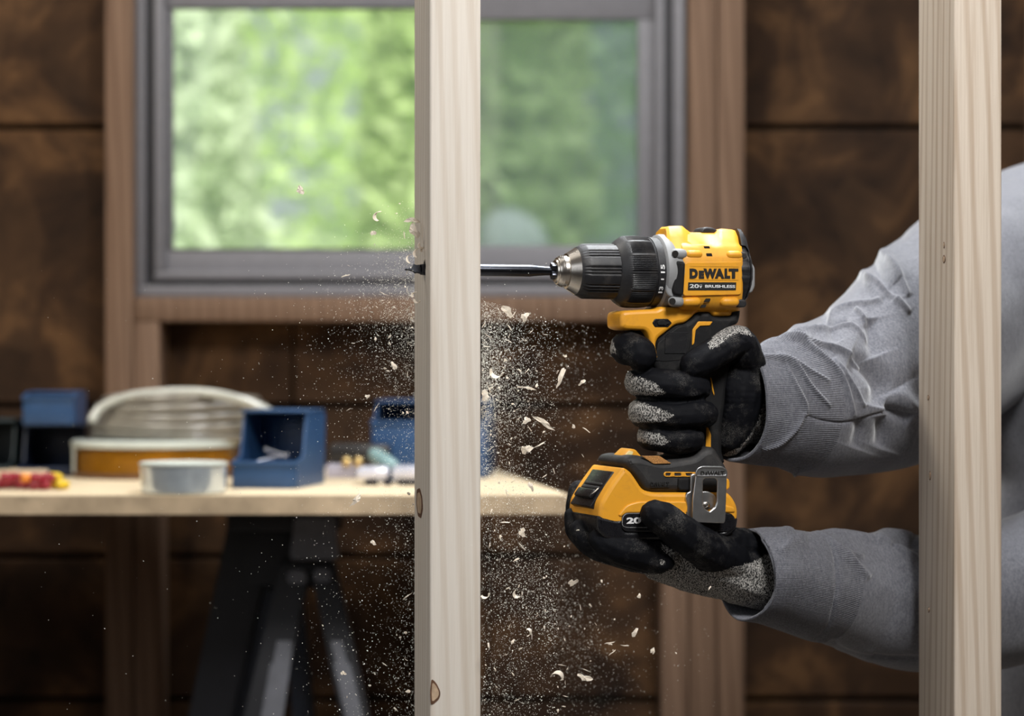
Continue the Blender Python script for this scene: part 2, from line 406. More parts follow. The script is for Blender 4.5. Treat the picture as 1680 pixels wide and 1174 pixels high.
# outdoors: grass bank, bushes and trees, added pale form standing in for a pane reflection
gr = box('grass_lawn', -12, 12, 3.8, 40, -.35, -.3, simple('lawn', (.16, .30, .06), .9, var=.3, nscale=1.5)); tag(gr, 'green grass outside beyond the window', 'grass', kind='structure')
def foliage_me(cx, cy, cz, rx, ry, rz, n, size, seed):
    r = np.random.default_rng(seed); d = r.normal(size=(n, 3)); d /= np.linalg.norm(d, axis=1)[:, None]
    lump = 1+.16*snoise(d, 3.2, seed+1); rad = r.uniform(.72, 1, n)*lump
    c = d*rad[:, None]*np.array([rx, ry, rz])+np.array([cx, cy, cz])
    a = r.normal(size=(n, 3)); a /= np.linalg.norm(a, axis=1)[:, None]; b = np.cross(a, r.normal(size=(n, 3))); b /= np.linalg.norm(b, axis=1)[:, None]
    s = (size*r.uniform(.6, 1.3, n))[:, None]
    v = np.stack([c-a*s, c-b*s*.45, c+a*s, c+b*s*.45], 1).reshape(-1, 3); f = np.arange(4*n).reshape(-1, 4)
    me = bpy.data.meshes.new('leaves'); me.from_pydata(v.tolist(), [], f.tolist()); return me
L1 = leafm('fresh_leaf', (.52, .66, .28), (.68, .78, .44)); L2 = leafm('cool_leaf', (.44, .60, .38), (.58, .72, .48)); L3 = leafm('pale_leaf', (.60, .70, .50), (.76, .82, .66))
bark = simple('bark', (.30, .26, .22), .9, nscale=12)
plants = [(-1.28, 8.6, 1.1, .52, .55, 1.7, L3, 'broad pale leafy bush seen through the far left of the window'),
          (-.12, 8.4, 1.5, .40, .55, 1.9, L1, 'yellow-green bush in the middle of the clear left pane'),
          (.95, 8.6, 1.1, .42, .55, 1.8, L1, 'leafy green bush at the right edge of the screened pane'),
          (-1.85, 12.5, 2.7, 1.45, 1.2, 3.1, L1, 'tall yellow-green tree behind the left bushes'),
          (1.75, 12.5, 2.7, 1.7, 1.2, 3.1, L2, 'tall cool green tree behind the right bushes')]
for k, (x, y, z, rx, ry, rz, m, lab) in enumerate(plants):
    tree = empty('tree' if k > 2 else 'bush', (x, y, -.3), lab, 'tree' if k > 2 else 'bush', group='greenery outside the window')
    link('foliage', foliage_me(x, y, z, rx, ry, rz, 9000, .065, 40+k), m, tree)['kind'] = 'stuff'
    link('trunk', tube_me([(x, y, -.3), (x+.05, y, z*.5), (x, y, z+rz*.4)], [.09, .07, .03], 8), bark, tree, smooth=60)
V, T = ico(4); refl = V*np.array([.115, .12, .13]); refl = refl*(1+.10*snoise(V, 3, 5))[:, None]
c = W(838, 408, 7.4); refl = refl+np.array([c.x, c.y, c.z]); refl[:, 2] = np.where(refl[:, 2] < c.z, (refl[:, 2]-c.z)*15+c.z, refl[:, 2])
tag(link('reflection_form', pydata('reflection_form', refl, T.tolist()), simple('pale_reflection_grey', (.46, .50, .50), .9), smooth=60), 'pale grey rounded form outside the right pane, standing in for a reflection in the glass', 'reflection_form')

# ================================================================ the two foreground studs
TH = math.radians(10); fd = Vector((math.cos(TH), math.sin(TH), 0)); dd = Vector((-math.sin(TH), math.cos(TH), 0))
def front_stud(px, d, mat, label):
    p = Vector((bx(px, d), d, 0)); Mx = Matrix(((fd.x, dd.x, 0, p.x), (fd.y, dd.y, 0, p.y), (0, 0, 1, 0), (0, 0, 0, 1)))
    bm = bmesh.new(); box_bm(bm, 0, .0405, 0, .089, .0, 2.6, None, .0022, 3)
    # long boards: add rings so the faces stay well shaped
    me = bm_me(bm); return p, Mx, me
EXIT = Vector((-.0695, 2.0295, CZ+(587-442)/F*2.03))
PH = math.radians(18); U = Vector((math.cos(PH), math.sin(PH), 0)); Wn = Vector((math.sin(PH), -math.cos(PH), 0))
p, Mx, me = front_stud(705, 2.0, None, '')
root = empty('wall_stud', p, 'pale pine stud being drilled through, the left of two upright studs', 'stud', rz=TH)
body = bpy.data.objects.new('lumber', me); C.objects.link(body); body.parent = root; me.materials.append(MAT['pine_pale']); PM[body.name] = PM[root.name]
cut_me = lathe_me([(-.03, .0085), (.012, .0075), (.06, .0065)], 40, axis='X', mod=lambda i, a, r, t: r*(1+.14*math.sin(3*t+1)+.06*math.sin(7*t)))
cutter = bpy.data.objects.new('cut', cut_me); C.objects.link(cutter)
cutter.matrix_world = Matrix.Translation(EXIT) @ Matrix.Rotation(PH, 4, 'Z')
md = body.modifiers.new('b', 'BOOLEAN'); md.object = cutter; md.operation = 'DIFFERENCE'; md.solver = 'EXACT'
dg = bpy.context.evaluated_depsgraph_get(); dg.update(); new = bpy.data.meshes.new_from_object(body.evaluated_get(dg))
body.modifiers.clear(); body.data = new; bpy.data.objects.remove(cutter)
new.shade_smooth(); new.set_sharp_from_angle(angle=math.radians(35))
p2, Mx2, me2 = front_stud(1566, 2.07, None, '')
root2 = empty('wall_stud', p2, 'tan pine stud crossing in front of the sleeves, the right of two upright studs', 'stud', rz=TH)
link('lumber', me2, MAT['pine_tan'], root2, True, 35)
# knots: slightly proud ovals with a dark rim, on the stud faces (stud frame: x across front, y across side)
knot_in = simple('knot_heart', (.50, .36, .24), .7, var=.25, nscale=160); knot_rim = simple('knot_rim', (.13, .06, .03), .8, var=.4, nscale=300)
knot_soft = simple('soft_knot', (.60, .49, .36), .75, var=.12, nscale=140)
def on_front(stud_p, px, py):
    # intersect pixel ray with the stud's front plane
    n = -dd; r = Vector(((px-840)/F, 1, (587-py)/F)); o = Vector((0, 0, CZ)); t = (stud_p-o).dot(n)/r.dot(n); h = o+r*t
    q = h-stud_p; return q.dot(fd), q.z
def on_side(stud_p, px, py):
    n = -fd; r = Vector(((px-840)/F, 1, (587-py)/F)); o = Vector((0, 0, CZ)); t = (stud_p-o).dot(n)/r.dot(n); h = o+r*t
    q = h-stud_p; return q.dot(dd), q.z
def knot(root, P, pix, side=False, rim=.0012, th=.0005, soft=False, nm='knot'):
    pts = [(on_side if side else on_front)(P, *q) for q in pix]
    pts = roundpoly(pts, .003, 3); cx = sum(a for a, b in pts)/len(pts); cz = sum(b for a, b in pts)/len(pts)
    for k, (sc, m, h) in enumerate(((1, knot_soft if soft else knot_rim, th*.6), (.72, knot_in, th))):
        if soft and k: break
        me = plate_me([[((a-cx)*sc+cx, (b-cz)*sc+cz) for a, b in pts]], h)
        if side: Mt = Matrix(((0, 0, 1, 0), (1, 0, 0, 0), (0, 1, 0, 0), (0, 0, 0, 1)))
        else: Mt = Matrix(((1, 0, 0, 0), (0, 0, 1, 0), (0, 1, 0, 0), (0, 0, 0, 1)))
        me.transform(Mt)
        if k == 0: par = link(nm, me, m, root, True)
        else: link('knot_heart', me, m, par, True)
knot(root, p, [(708, 1112), (716, 1120), (723, 1135), (721, 1146), (707, 1158), (705.5, 1135)])
knot(root, p, [(684, 803), (689, 800), (693, 815), (694, 835), (691, 850), (686, 846), (683, 825)], True)
for (x, y, a, b) in ((1549, 425, 3, 9), (1549, 402, 1.6, 7), (1523, 652, 2.2, 6), (1526, 780, 2, 10), (1524, 1000, 1.8, 6)):
    knot(root2, p2, [(x-a, y), (x, y-b), (x+a, y), (x, y+b)], True, nm='nail_hole')
print('STRUCT OK')
# ================================================================ cordless drill
# axis runs from the hole in the stud; local frame of the drill: x back along the axis, z up, -y towards the viewer
def on_axis(px):
    k = (px-840)/F; t = (k*EXIT.y-EXIT.x)/(U.x-k*U.y); return EXIT+U*t
O = on_axis(1100)
drill = empty('cordless_drill', O, 'yellow and black cordless drill with steel belt clip, held by two gloved hands', 'drill', rz=PH)
def L2_(px, py, wmm=0.0):
    """point of the drill's side plane wmm millimetres in front of its mid-plane, seen at px,py -> (x, z) in drill frame"""
    r = Vector(((px-840)/F, 1, (587-py)/F)); o = Vector((0, 0, CZ)); t = ((O-o).dot(Wn)+wmm/1000)/r.dot(Wn); h = o+r*t-O
    return (h.dot(U), h.z)
def DW(px, py, wmm):
    x, z = L2_(px, py, wmm); return O+U*x+Wn*(wmm/1000)+Vector((0, 0, z))
z1 = lambda x, y: (900+x/4.667, 350+y/4.667)
z2 = lambda x, y: (980+x/4.194, 500+y/4.194)
z3 = lambda x, y: (900+x/3.4525, 700+y/3.4525)
z9 = lambda x, y: (930+x/5.419, 730+y/5.419)
YEL = None
def plastic(name, col, dirt, amt, rough=.38, bump=.12, bs=1500, spec=.5):
    t = NT(name); v = t.coord(); n = t.noise(v, 55, 6, .7, .4); n2 = t.noise(v, 900, 2)
    t.base(t.mix(t.math('MULTIPLY', t.ramp(n, [(.5, (0, 0, 0)), (.78, (1, 1, 1))]), amt), col, dirt)); t.set(Roughness=t.ramp(n2, [(.3, (rough,)*3), (.7, (rough+.14,)*3)]), Specular__IOR__Level=spec)
    t.bump(t.noise(v, bs, 2), bump, .0002); return t.m
MAT['yel'] = plastic('yellow_tool_plastic', (.80, .36, .022), (.50, .22, .04), .55)
MAT['blk'] = plastic('black_tool_plastic', (.012, .012, .014), (.10, .09, .08), .5, .42)
MAT['rub'] = plastic('charcoal_rubber', (.0085, .0085, .0092), (.075, .07, .062), .35, .62, .3, spec=.25)
MAT['foot'] = plastic('charcoal_foot_plastic', (.026, .0255, .026), (.11, .10, .09), .4, .55, .3, spec=.35)
MAT['gry'] = plastic('grey_metal_housing', (.26, .265, .27), (.14, .13, .12), .5, .5)
MAT['gloss'] = plastic('glossy_black_plastic', (.007, .007, .009), (.03, .03, .03), .3, .24)
def metal(name, col, rough, bump=.1):
    t = NT(name); v = t.coord((1, 1, 1)); t.base(t.ramp(t.noise(v, 90, 4), [(.35, tuple(c*.8 for c in col)), (.65, col)])); t.set(Metallic=1.0, Roughness=rough); t.bump(t.noise(v, 700, 2), bump, .0002); return t.m
MAT['steel'] = metal('brushed_steel', (.62, .58, .53), .26); MAT['clip'] = metal('dark_plated_steel', (.66, .67, .68), .36, .3)
MAT['bit'] = metal('black_oxide_steel', (.07, .075, .09), .28); MAT['white'] = simple('white_print', (.78, .78, .78), .5); MAT['ink'] = simple('black_print', (.012, .011, .010), .5)
MAT['hole'] = simple('dark_opening', (.01, .008, .006), .9)
def rev(name, prof, mat, parent=drill, seg=64, mod=None, smooth=38):
    pr = []
    for px, r in prof:
        x = L2_(px, 447)[0]; d = (O+U*x).y; pr.append((x, r*d/F))
    return link(name, lathe_me(pr, seg, 'X', mod), mat, parent, True, smooth)
def slab(name, pix, w0, w1, mat, parent=drill, bev=.0012, wp=None, fil=.002, holes=(), smooth=40, n=4):
    """outline seen at depth plane wp (mm), extruded from w0 to w1 (mm in front of the mid-plane)"""
    wp = w1 if wp is None else wp
    loops = [roundpoly([L2_(x, y, wp) for x, y in pix], fil, n)]+[roundpoly([L2_(x, y, wp) for x, y in h], fil*.5, 3) for h in holes]
    me = plate_me(loops, abs(w1-w0)/2000, bev); me.transform(Matrix.Translation((0, -(w0+w1)/2000, 0)) @ Matrix.Rotation(PI/2, 4, 'X'))
    return link(name, me, mat, parent, True, smooth)
def loft(name, secs, mat, parent=drill, smooth=38):
    n = len(secs[0]); v = [p for s in secs for p in s]; k = len(secs)
    f = [(i*n+j, i*n+(j+1) % n, (i+1)*n+(j+1) % n, (i+1)*n+j) for i in range(k-1) for j in range(n)]+[tuple(range(n)), tuple((k-1)*n+j for j in range(n))]
    me = pydata(name, v, f); bm = bmesh.new(); bm.from_mesh(me); bmesh.ops.recalc_face_normals(bm, faces=bm.faces[:]); bm.to_mesh(me); bm.free()
    return link(name, me, mat, parent, True, smooth)
def word(name, s, a, b, wmm, mat, parent=drill, weight=.02, th=.0004, shear=0):
    (xa, za), (xb, zb) = L2_(*a, wmm), L2_(*b, wmm)
    me = text_me(s, abs(xb-xa), abs(za-zb), th, weight, shear=shear)
    me.transform(Matrix.Translation(((xa+xb)/2, -wmm/1000, (za+zb)/2)) @ Matrix.Rotation(PI/2, 4, 'X')); return link(name, me, mat, parent, True)
def words(name, items, wmm, mat, parent=drill, weight=.02, th=.0004):
    ms = []
    for s, a, b in items:
        (xa, za), (xb, zb) = L2_(*a, wmm), L2_(*b, wmm)
        if s == '-': me = plate_me([[(-1, -1), (1, -1), (1, 1), (-1, 1)]], .5); me.transform(Matrix.Diagonal((abs(xb-xa)/2, abs(za-zb)/2, th, 1)))
        else: me = text_me(s, abs(xb-xa), abs(za-zb), th, weight)
        me.transform(Matrix.Translation(((xa+xb)/2, -wmm/1000, (za+zb)/2)) @ Matrix.Rotation(PI/2, 4, 'X')); ms.append(me)
    return link(name, join_me(ms), mat, parent, True)

# --- motor housing: yellow barrel with flat sides, crown and rear cap
def mmz(py): return L2_(1150, py, 0)[1]
def housing(px, px1, top, k=1.0, bot=513, crown_only=False):
    x0 = L2_(px, 447, 0)[0]; x1 = L2_(px1, 447, 28.5)[0]; t = mmz(top); b = mmz(bot)
    half = [(0, t), (.008, t), (.0135, t-.0025), (.019, t-.010), (.0235, .0215), (.0265, .0175), (.0275, .0135), (.0285, .011), (.0285, -.0165), (.0275, -.019), (.0262, -.0235), (.022, b+.0035), (.014, b), (0, b)]
    if crown_only: half = [(a*.92, max(z, .0165)) for a, z in half[:6]]+[(.022, .014), (0, .014)]
    full = [(a*k, z) for a, z in half]; full = full+[(-a, z) for a, z in reversed(full[1:-1])]
    return [(x0+(x1-x0)*abs(a)/.0285, -a, z*(.5+.5*k) if not crown_only else z) for a, z in full]
house = loft('motor_housing', [housing(1108, 1121, 377, .96), housing(1111, 1124, 378, .985), housing(1131, 1136, 382), housing(1150, 1153, 382), housing(1170, 1174, 382), housing(1177, 1181, 376), housing(1183, 1188, 375), housing(1199, 1208, 376.5), housing(1203, 1214, 378), housing(1206, 1217, 384, .985), housing(1208, 1219, 393, .95)], MAT['yel'])
loft('housing_crown', [housing(1088, 1096, 388, .8, crown_only=True), housing(1090, 1098, 376, .9, crown_only=True), housing(1094, 1103, 372.5, .97, crown_only=True), housing(1112, 1122, 371.5, crown_only=True), housing(1117, 1126, 372, crown_only=True), housing(1124, 1132, 377.5, crown_only=True), housing(1131, 1138, 382.3, crown_only=True)], MAT['yel'])
rev('rear_cap', [(1188, 54), (1203, 56.5), (1207, 55.5), (1209, 51), (1210, 51), (1211, 53), (1213, 52), (1214, 47), (1216, 46), (1217, 42), (1219, 40), (1221, 34), (1223, 24), (1224, 8)], MAT['blk'],
    mod=lambda i, a, r, t: r*(1+(.02 if int(t/(2*PI)*40) % 2 else 0)), seg=160, smooth=30)
loft('rear_top_guard', [[(L2_(px, 447)[0]-.08*a, -a*k, mmz(tp)*1.0-dz) for a, dz in ((0, 0), (.009, 0), (.0145, .003), (.019, .010), (.021, .014), (-.021, .014), (-.019, .010), (-.0145, .003), (-.009, 0))] for px, tp, k in ((1203, 374.8, 1.02), (1209, 376, 1.05), (1214, 384, 1.05), (1219, 402, 1.0), (1221, 410, .95))], MAT['blk'])
slab('exhaust_plate', [(1223, 427), (1230, 429), (1236, 440), (1236, 470), (1231, 480), (1224, 481)], -9, 12, MAT['gry'], wp=8, bev=.0015)
for px, py in ((1217, 418), (1216, 496)):
    slab('corner_bumper', [(px-6, py-6), (px+8, py-5), (px+10, py+3), (px+7, py+8), (px-6, py+8)], 12, 27, MAT['blk'], bev=.0015)
def capsule(name, ax, ay, bx_, by_, wmm, r, mat, parent=drill, seg=16):
    a = L2_(ax, ay, wmm); b = L2_(bx_, by_, wmm); P = []
    A = np.array((a[0], -wmm/1000, a[1])); B = np.array((b[0], -wmm/1000, b[1])); d = (B-A)/np.linalg.norm(B-A)
    pts = [A+d*r*(1-math.cos(t)) for t in (0.15, .5, 1, PI/2)]+[B-d*r*(1-math.cos(t)) for t in (PI/2, 1, .5, .15)]
    rs = [r*math.sin(t) for t in (0.15, .5, 1, PI/2)]+[r*math.sin(t) for t in (PI/2, 1, .5, .15)]
    return link(name, tube_me(pts, rs, seg), mat, parent, True, 60)
for a in ((1124, 417, 1152, 417.5), (1190, 418, 1217, 418.5)): capsule('screw_boss', *a, 26.0, .0036, MAT['yel'])
for a in ((1117, 495, 1149, 494.5), (1181, 495, 1212, 495)): capsule('screw_boss', *a, 25.3, .0040, MAT['yel'])
slab('side_ridge', [z1(1045, 372), z1(1478, 368), z1(1482, 380), z1(1478, 622), z1(1030, 632), z1(1040, 500)], 24, 28.9, MAT['yel'], bev=.0006, fil=.003)
for q in ([(1190, 250), (1232, 250), (1243, 288), (1198, 288)], [(1208, 304), (1250, 304), (1258, 336), (1212, 336)], [(1205, 650), (1242, 650), (1235, 676), (1190, 676)], [(1178, 697), (1212, 697), (1200, 722), (1166, 722)]):
    slab('vent_slot', [z1(*a) for a in q], 19, {250: 25.6, 304: 28.0, 650: 27.0, 697: 25.2}[q[0][1]], MAT['hole'], bev=.0002, fil=.0006)
pts = roundpoly([L2_(x, y, 0) for x, y in ((1143, 380), (1146, 374.5), (1152, 373), (1163, 374), (1171, 378), (1172, 383), (1143, 384))], .001, 3)
me = plate_me([pts], .009, .0015); me.transform(Matrix.Rotation(PI/2, 4, 'X')); link('speed_switch', me, MAT['blk'], drill, True, 40)
# lettering on the side panel
words('side_lettering', [('-', z1(1080, 405), z1(1455, 409.5)), ('-', z1(1078, 507), z1(1452, 511.5)), ('D', z1(1079, 421), z1(1142, 499)), ('E', z1(1150, 437), z1(1190, 499)), ('W', z1(1186, 421), z1(1287, 499)), ('A', z1(1272, 421), z1(1345, 499)), ('L', z1(1347, 421), z1(1390, 499)), ('T', z1(1378, 421), z1(1452, 499))], 29.0, MAT['ink'], weight=.075)
slab('voltage_label', [z1(1070, 527), z1(1437, 527), z1(1435, 588), z1(1066, 588)], 28.6, 29.2, MAT['ink'], bev=0, fil=.0003)
words('voltage_lettering', [('20', z1(1080, 541), z1(1150, 571)), ('v', z1(1154, 553), z1(1174, 572)), ('-', z1(1155, 545), z1(1174, 547)), ('BRUSHLESS', z1(1198, 546), z1(1428, 570))], 29.25, MAT['white'], weight=.02)
# --- gear case, clutch collar, chuck, bit
rev('gear_case', [(1072, 50), (1073, 57), (1076, 61), (1081, 62.2), (1087, 62), (1094, 58), (1112, 57)], MAT['gry'], seg=96)
for a, b in (((1099, 416), (1127, 417)), ((1096, 494), (1122, 495))):
    o = capsule('screw_boss', *a, *b, 25.2, .0044, MAT['gry'])
for px, py in ((1107.5, 416), (1103, 494)):
    x, z = L2_(px, py, 29.5); v = lathe_me([(0, .0026), (.0012, .0026)], 20, 'Z'); v.transform(Matrix.Translation((x, -.0292, z)) @ Matrix.Rotation(PI/2, 4, 'X')); link('screw_hole', v, MAT['hole'], drill, True)
slab('rubber_pad', [z1(965, 375), z1(985, 362), z1(1038, 368), z1(1050, 385), z1(1037, 612), z1(1020, 632), z1(968, 624), z1(953, 595)], 20, 30.2, MAT['rub'], bev=.0018, fil=.003)
slab('case_side', [z1(935, 350), z1(1045, 345), z1(1045, 640), z1(925, 640), z1(900, 600), z1(905, 400)], 10, 27.2, MAT['gry'], bev=.0015, fil=.003)
def knurl(n, amp, lo, hi):
    return lambda i, a, r, t: r*(1-(amp*(.5+.5*math.cos(n*t)) if lo <= i <= hi else 0))
def collar_mod(i, a, r, t):
    if 4 <= i <= 7:
        f = (t/(2*PI)*12) % 1; grip = .5+.5*math.cos(t*120)
        return r*(1-.028*grip*(0 if f < .14 else 1))*(1-(.03 if f < .02 or f > .98 else 0))
    return r
clutch = rev('clutch_collar', [(1004, 45), (1006, 47), (1012, 53), (1018, 57), (1021, 58.5), (1030, 59.2), (1044, 59.2), (1056, 58), (1059, 56), (1066, 55.5), (1074, 54.8), (1077, 52), (1078, 40)], MAT['blk'], seg=480, mod=collar_mod, smooth=50)
rev('clutch_scale_ring', [(1060, 50), (1061, 57.2), (1069, 57), (1077, 56.4), (1078, 55)], MAT['blk'], clutch, seg=96)
def curved_word(name, s, px, py, hpx, wpx, mat, parent):
    z = L2_(px, py, 26)[1]; R = 57.1/2014; ang = math.asin(max(-1, min(1, z/R)))
    sc = 1/2014; me = text_me(s, wpx*sc, hpx*sc, .0003, .03)
    # text turned a quarter so that it reads downwards round the collar
    me.transform(Matrix.Rotation(PI/2, 4, 'Z'))
    me.transform(Matrix.Rotation(PI/2, 4, 'X'))
    me.transform(Matrix.Translation((0, -R-.0001, 0))); me.transform(Matrix.Rotation(-ang, 4, 'X'))
    x = (L2_(1066.5, 447)[0]); me.transform(Matrix.Translation((x, 0, 0))); return link(name, me, mat, parent, True)
curved_word('scale_number', '15', 1088, 441, 7, 14, MAT['white'], clutch)
curved_word('scale_number', 'I', 1088, 458, 5, 2, MAT['white'], clutch)
curved_word('scale_number', '13', 1086, 475, 7, 12, MAT['white'], clutch)
def sleeve_mod(i, a, r, t):
    if 3 <= i <= 8:
        f = (t/(2*PI)*9) % 1; g_ = 0
        for c in (.32, .5, .68): g_ += math.exp(-((f-c)/.045)**2)
        return r*(1-.05*min(g_, 1))
    return r
chuck = rev('chuck', [(942, 36), (943, 39), (948, 41), (955, 45), (957, 45.2), (970, 45.4), (990, 45.6), (1008, 45.6), (1014, 45.4), (1017, 45), (1018, 42), (1019, 38), (1030, 38)], MAT['blk'], seg=360, mod=sleeve_mod, smooth=50)
rev('chuck_nose', [(912, 19), (913, 22), (917, 25), (919, 25.5), (921, 26.5), (922, 24.5), (927, 25.5), (928, 29), (943, 38.6), (944, 38)], MAT['steel'], chuck, seg=96, smooth=25)
rev('chuck_ring', [(909, 13), (910, 18), (913, 20.5), (919, 21), (920, 16)], MAT['steel'], chuck, seg=64, smooth=25)
for k in range(3):
    bm = bmesh.new(); box_bm(bm, L2_(902.5, 447)[0], L2_(915, 447)[0], -.0032, .0032, .0018, .0062, Matrix.Rotation(k*2*PI/3+.5, 4, 'X'), .0006)
    link('chuck_jaw', bm_me(bm), MAT['bit'], chuck, True, 40)
bit = empty('drill_bit', on_axis(800), 'black steel spade bit running through the pale stud', 'drill bit', rz=PH)
def axu(px): return (on_axis(px)-on_axis(800)).dot(U)
link('shank', lathe_me([(axu(690), .0042), (axu(700), .0048), (axu(868), .0049), (axu(876), .0045), (axu(895), .0037), (axu(898), .0037), (axu(908), .0035)], 24, 'X'), MAT['bit'], bit, True, 40)
pl = plate_me([roundpoly([(axu(664), 0), (axu(672), .0010), (axu(676), .0014), (axu(679), .0045), (axu(684), .0036), (axu(694), .0042), (axu(694), -.0042), (axu(684), -.003), (axu(680), -.0034), (axu(676), -.0014)], .0004, 2)], .0012, .0004)
pl.transform(Matrix.Rotation(math.radians(62), 4, 'X')); link('spade_tip', pl, MAT['bit'], bit, True, 40)

# --- handle frame
slab('trigger_frame', [z1(553, 790), z1(562, 755), z1(600, 742), z1(835, 730), z1(862, 712), z1(1022, 722), z1(1060, 716), z1(1165, 700), z1(1200, 705), z1(1410, 720), z1(1412, 784), z1(1268, 786), z1(1240, 748), z1(1145, 752), z1(1108, 790), z1(1050, 840), z1(978, 850), z1(835, 962), z1(806, 1132), z1(770, 935), z1(742, 896), z1(600, 890), z1(556, 872)], -17, 18, MAT['yel'], bev=.0035, fil=.003)
slab('handle_grip', [z1(806, 1140), z1(838, 962), z1(980, 852), z1(1050, 842), z1(1110, 792), z1(1145, 752), z1(1240, 750), z1(1265, 786), z1(1405, 786), z1(1420, 700), z1(1478, 700), z1(1475, 790), z1(1455, 850), z1(1400, 860), (1206, 560), (1196, 620), (1186, 700), (1186, 742), (1192, 760), (1110, 760), (1112, 700), (1090, 640)], -16.5, 17.0, MAT['rub'], bev=.004, fil=.003)
slab('trigger', [(1034, 541), (1068, 541), (1076, 572), (1078, 600), (1060, 598), (1050, 570)], -8, 8, MAT['blk'], bev=.002)
bm = bmesh.new()
for k in range(17):
    y = 912+k*9.6; x0 = 893-4*(k/16)+(max(0, 3-k)*10); x1 = 1070-22*(k/16)
    (xa, za), (xb, zb) = L2_(*z1(x0, y), 17.4), L2_(*z1(x1, y), 17.4)
    box_bm(bm, xa, xb, -.0181, -.0165, za-.00036, za+.00036)
r_ = link('grip_ribs', bm_me(bm), MAT['blk'], drill, True); r_['kind'] = 'stuff'
slab('grip_panel', [z1(838, 985), z1(985, 868), z1(1045, 852), z1(1100, 880), z1(1092, 1010), z1(1070, 1085), z1(1010, 1130), z1(880, 1140), z1(812, 1130)], 14, 17.3, MAT['rub'], bev=.0012, fil=.002)
slab('yellow_accent', [z1(1100, 1010), z1(1103, 890), z1(1148, 826), z1(1258, 827), z1(1236, 858), z1(1162, 860), z1(1128, 892), z1(1116, 995)], 14, 18.0, MAT['yel'], bev=.0005, fil=.0008)
slab('yellow_accent', [z2(750, 838), z2(764, 842), z2(783, 890), z2(783, 1008), z2(768, 1010), z2(746, 985)], 10, 18.0, MAT['yel'], bev=.0006, fil=.0008)
slab('yellow_accent', [z2(779, 498), z2(786, 505), z2(806, 610), z2(803, 625), z2(790, 585)], 10, 18.0, MAT['yel'], bev=.0003, fil=.0004)
slab('switch_surround', [z1(795, 838), z1(815, 806), z1(915, 806), z1(947, 838), z1(915, 870), z1(815, 870)], 15, 18.6, MAT['gloss'], bev=.0006, fil=.001)
slab('direction_switch', [z1(832, 830), z1(855, 815), z1(892, 815), z1(892, 822), z1(935, 838), z1(892, 862), z1(892, 856), z1(840, 856)], 15, 19.6, MAT['rub'], bev=.0006, fil=.001)
# --- foot and battery
foot = slab('foot', [z3(447, 234), z3(425, 200), z3(440, 172), z3(500, 158), z3(650, 195), z3(760, 178), z3(830, 165), z3(880, 120), z3(945, 110), z3(985, 180), z3(1020, 235), z3(1020, 375), z3(780, 372), z3(575, 370), z3(545, 355), z3(490, 275)], -32, 34, MAT['foot'], bev=.006, fil=.006)
slab('foot_light', [z3(393, 166), z3(440, 120), z3(480, 126), z3(515, 168), z3(500, 190), z3(430, 188)], -6, 14, MAT['yel'], wp=8, bev=.0015)
slab('light_lens', [z3(410, 166), z3(440, 132), z3(468, 138), z3(450, 172)], 13.5, 14.6, simple('light_lens', (.85, .72, .35), .15), wp=8, bev=.0004)
pm = plate_me([roundpoly([L2_(*z3(x, y), 20) for x, y in ((490, 160), (590, 160), (660, 203), (560, 206))], .001)], .001, .0003); pm.transform(Matrix.Translation((0, -.0335, 0)) @ Matrix.Rotation(PI/2, 4, 'X')); link('rating_label', pm, simple('orange_brown_label', (.42, .20, .06), .5, var=.5, nscale=900), foot, True)
words('foot_lettering', [('D', z3(577, 312), z3(594, 336)), ('E', z3(598, 318), z3(608, 336)), ('WALT', z3(607, 312), z3(682, 336)), ('-', z3(577, 340), z3(683, 341.5))], 34.3, MAT['ink'], foot, .03)
slab('vent_strip', [z3(653, 262), z3(662, 254), z3(835, 256), z3(835, 283), z3(662, 283), z3(653, 275)], 30, 34.8, MAT['yel'], foot, bev=.0006, fil=.001, holes=[[z3(665, 261), z3(693, 261), z3(690, 277), z3(664, 277)], [z3(715, 261), z3(750, 261), z3(752, 277), z3(714, 277)], [z3(776, 261), z3(815, 261), z3(815, 277), z3(782, 277)]])
slab('bit_holder_pad', [z3(735, 292), z3(750, 288), z3(800, 290), z3(803, 362), z3(745, 362), z3(735, 345)], 32, 36, MAT['rub'], foot, bev=.0015)
bat = slab('battery', [z3(283, 512), z3(292, 430), z3(352, 330), z3(405, 258), z3(428, 228), z3(470, 255), z3(538, 358), z3(600, 372), z3(1020, 372), z3(1048, 402), z3(1072, 450), z3(1076, 505), z3(1062, 560), z3(1010, 570), z3(600, 570), z3(300, 560)], -37, 37, MAT['yel'], bev=.0035, fil=.004)
slab('battery_base', [z3(279, 500), z3(385, 526), z3(425, 520), z3(425, 590), z3(1000, 590), z3(1000, 515), z3(1078, 512), z3(1066, 585), z3(1020, 622), z3(500, 650), z3(330, 640), z3(282, 590)], -38, 37.6, MAT['gloss'], bat, bev=.003, fil=.003)
slab('base_panel', [z3(414, 545), z3(418, 505), z3(440, 486), z3(1000, 486), z3(1040, 490), z3(1062, 520), z3(1062, 560), z3(1030, 596), z3(440, 596), z3(416, 575)], -36, 38.4, MAT['gloss'], bat, bev=.0012, fil=.003)
slab('panel_outline', [z3(416, 545), z3(420, 508), z3(440, 488), z3(800, 488), z3(800, 571), z3(440, 571), z3(420, 562)], 37, 38.8, MAT['gry'], bat, bev=.0002, fil=.003, holes=[[z3(419, 545), z3(423, 510), z3(442, 491), z3(797, 491), z3(797, 568), z3(442, 568), z3(423, 560)]])
word('battery_lettering', '20V', z3(441, 513), z3(575, 546), 38.6, MAT['white'], bat, .04)
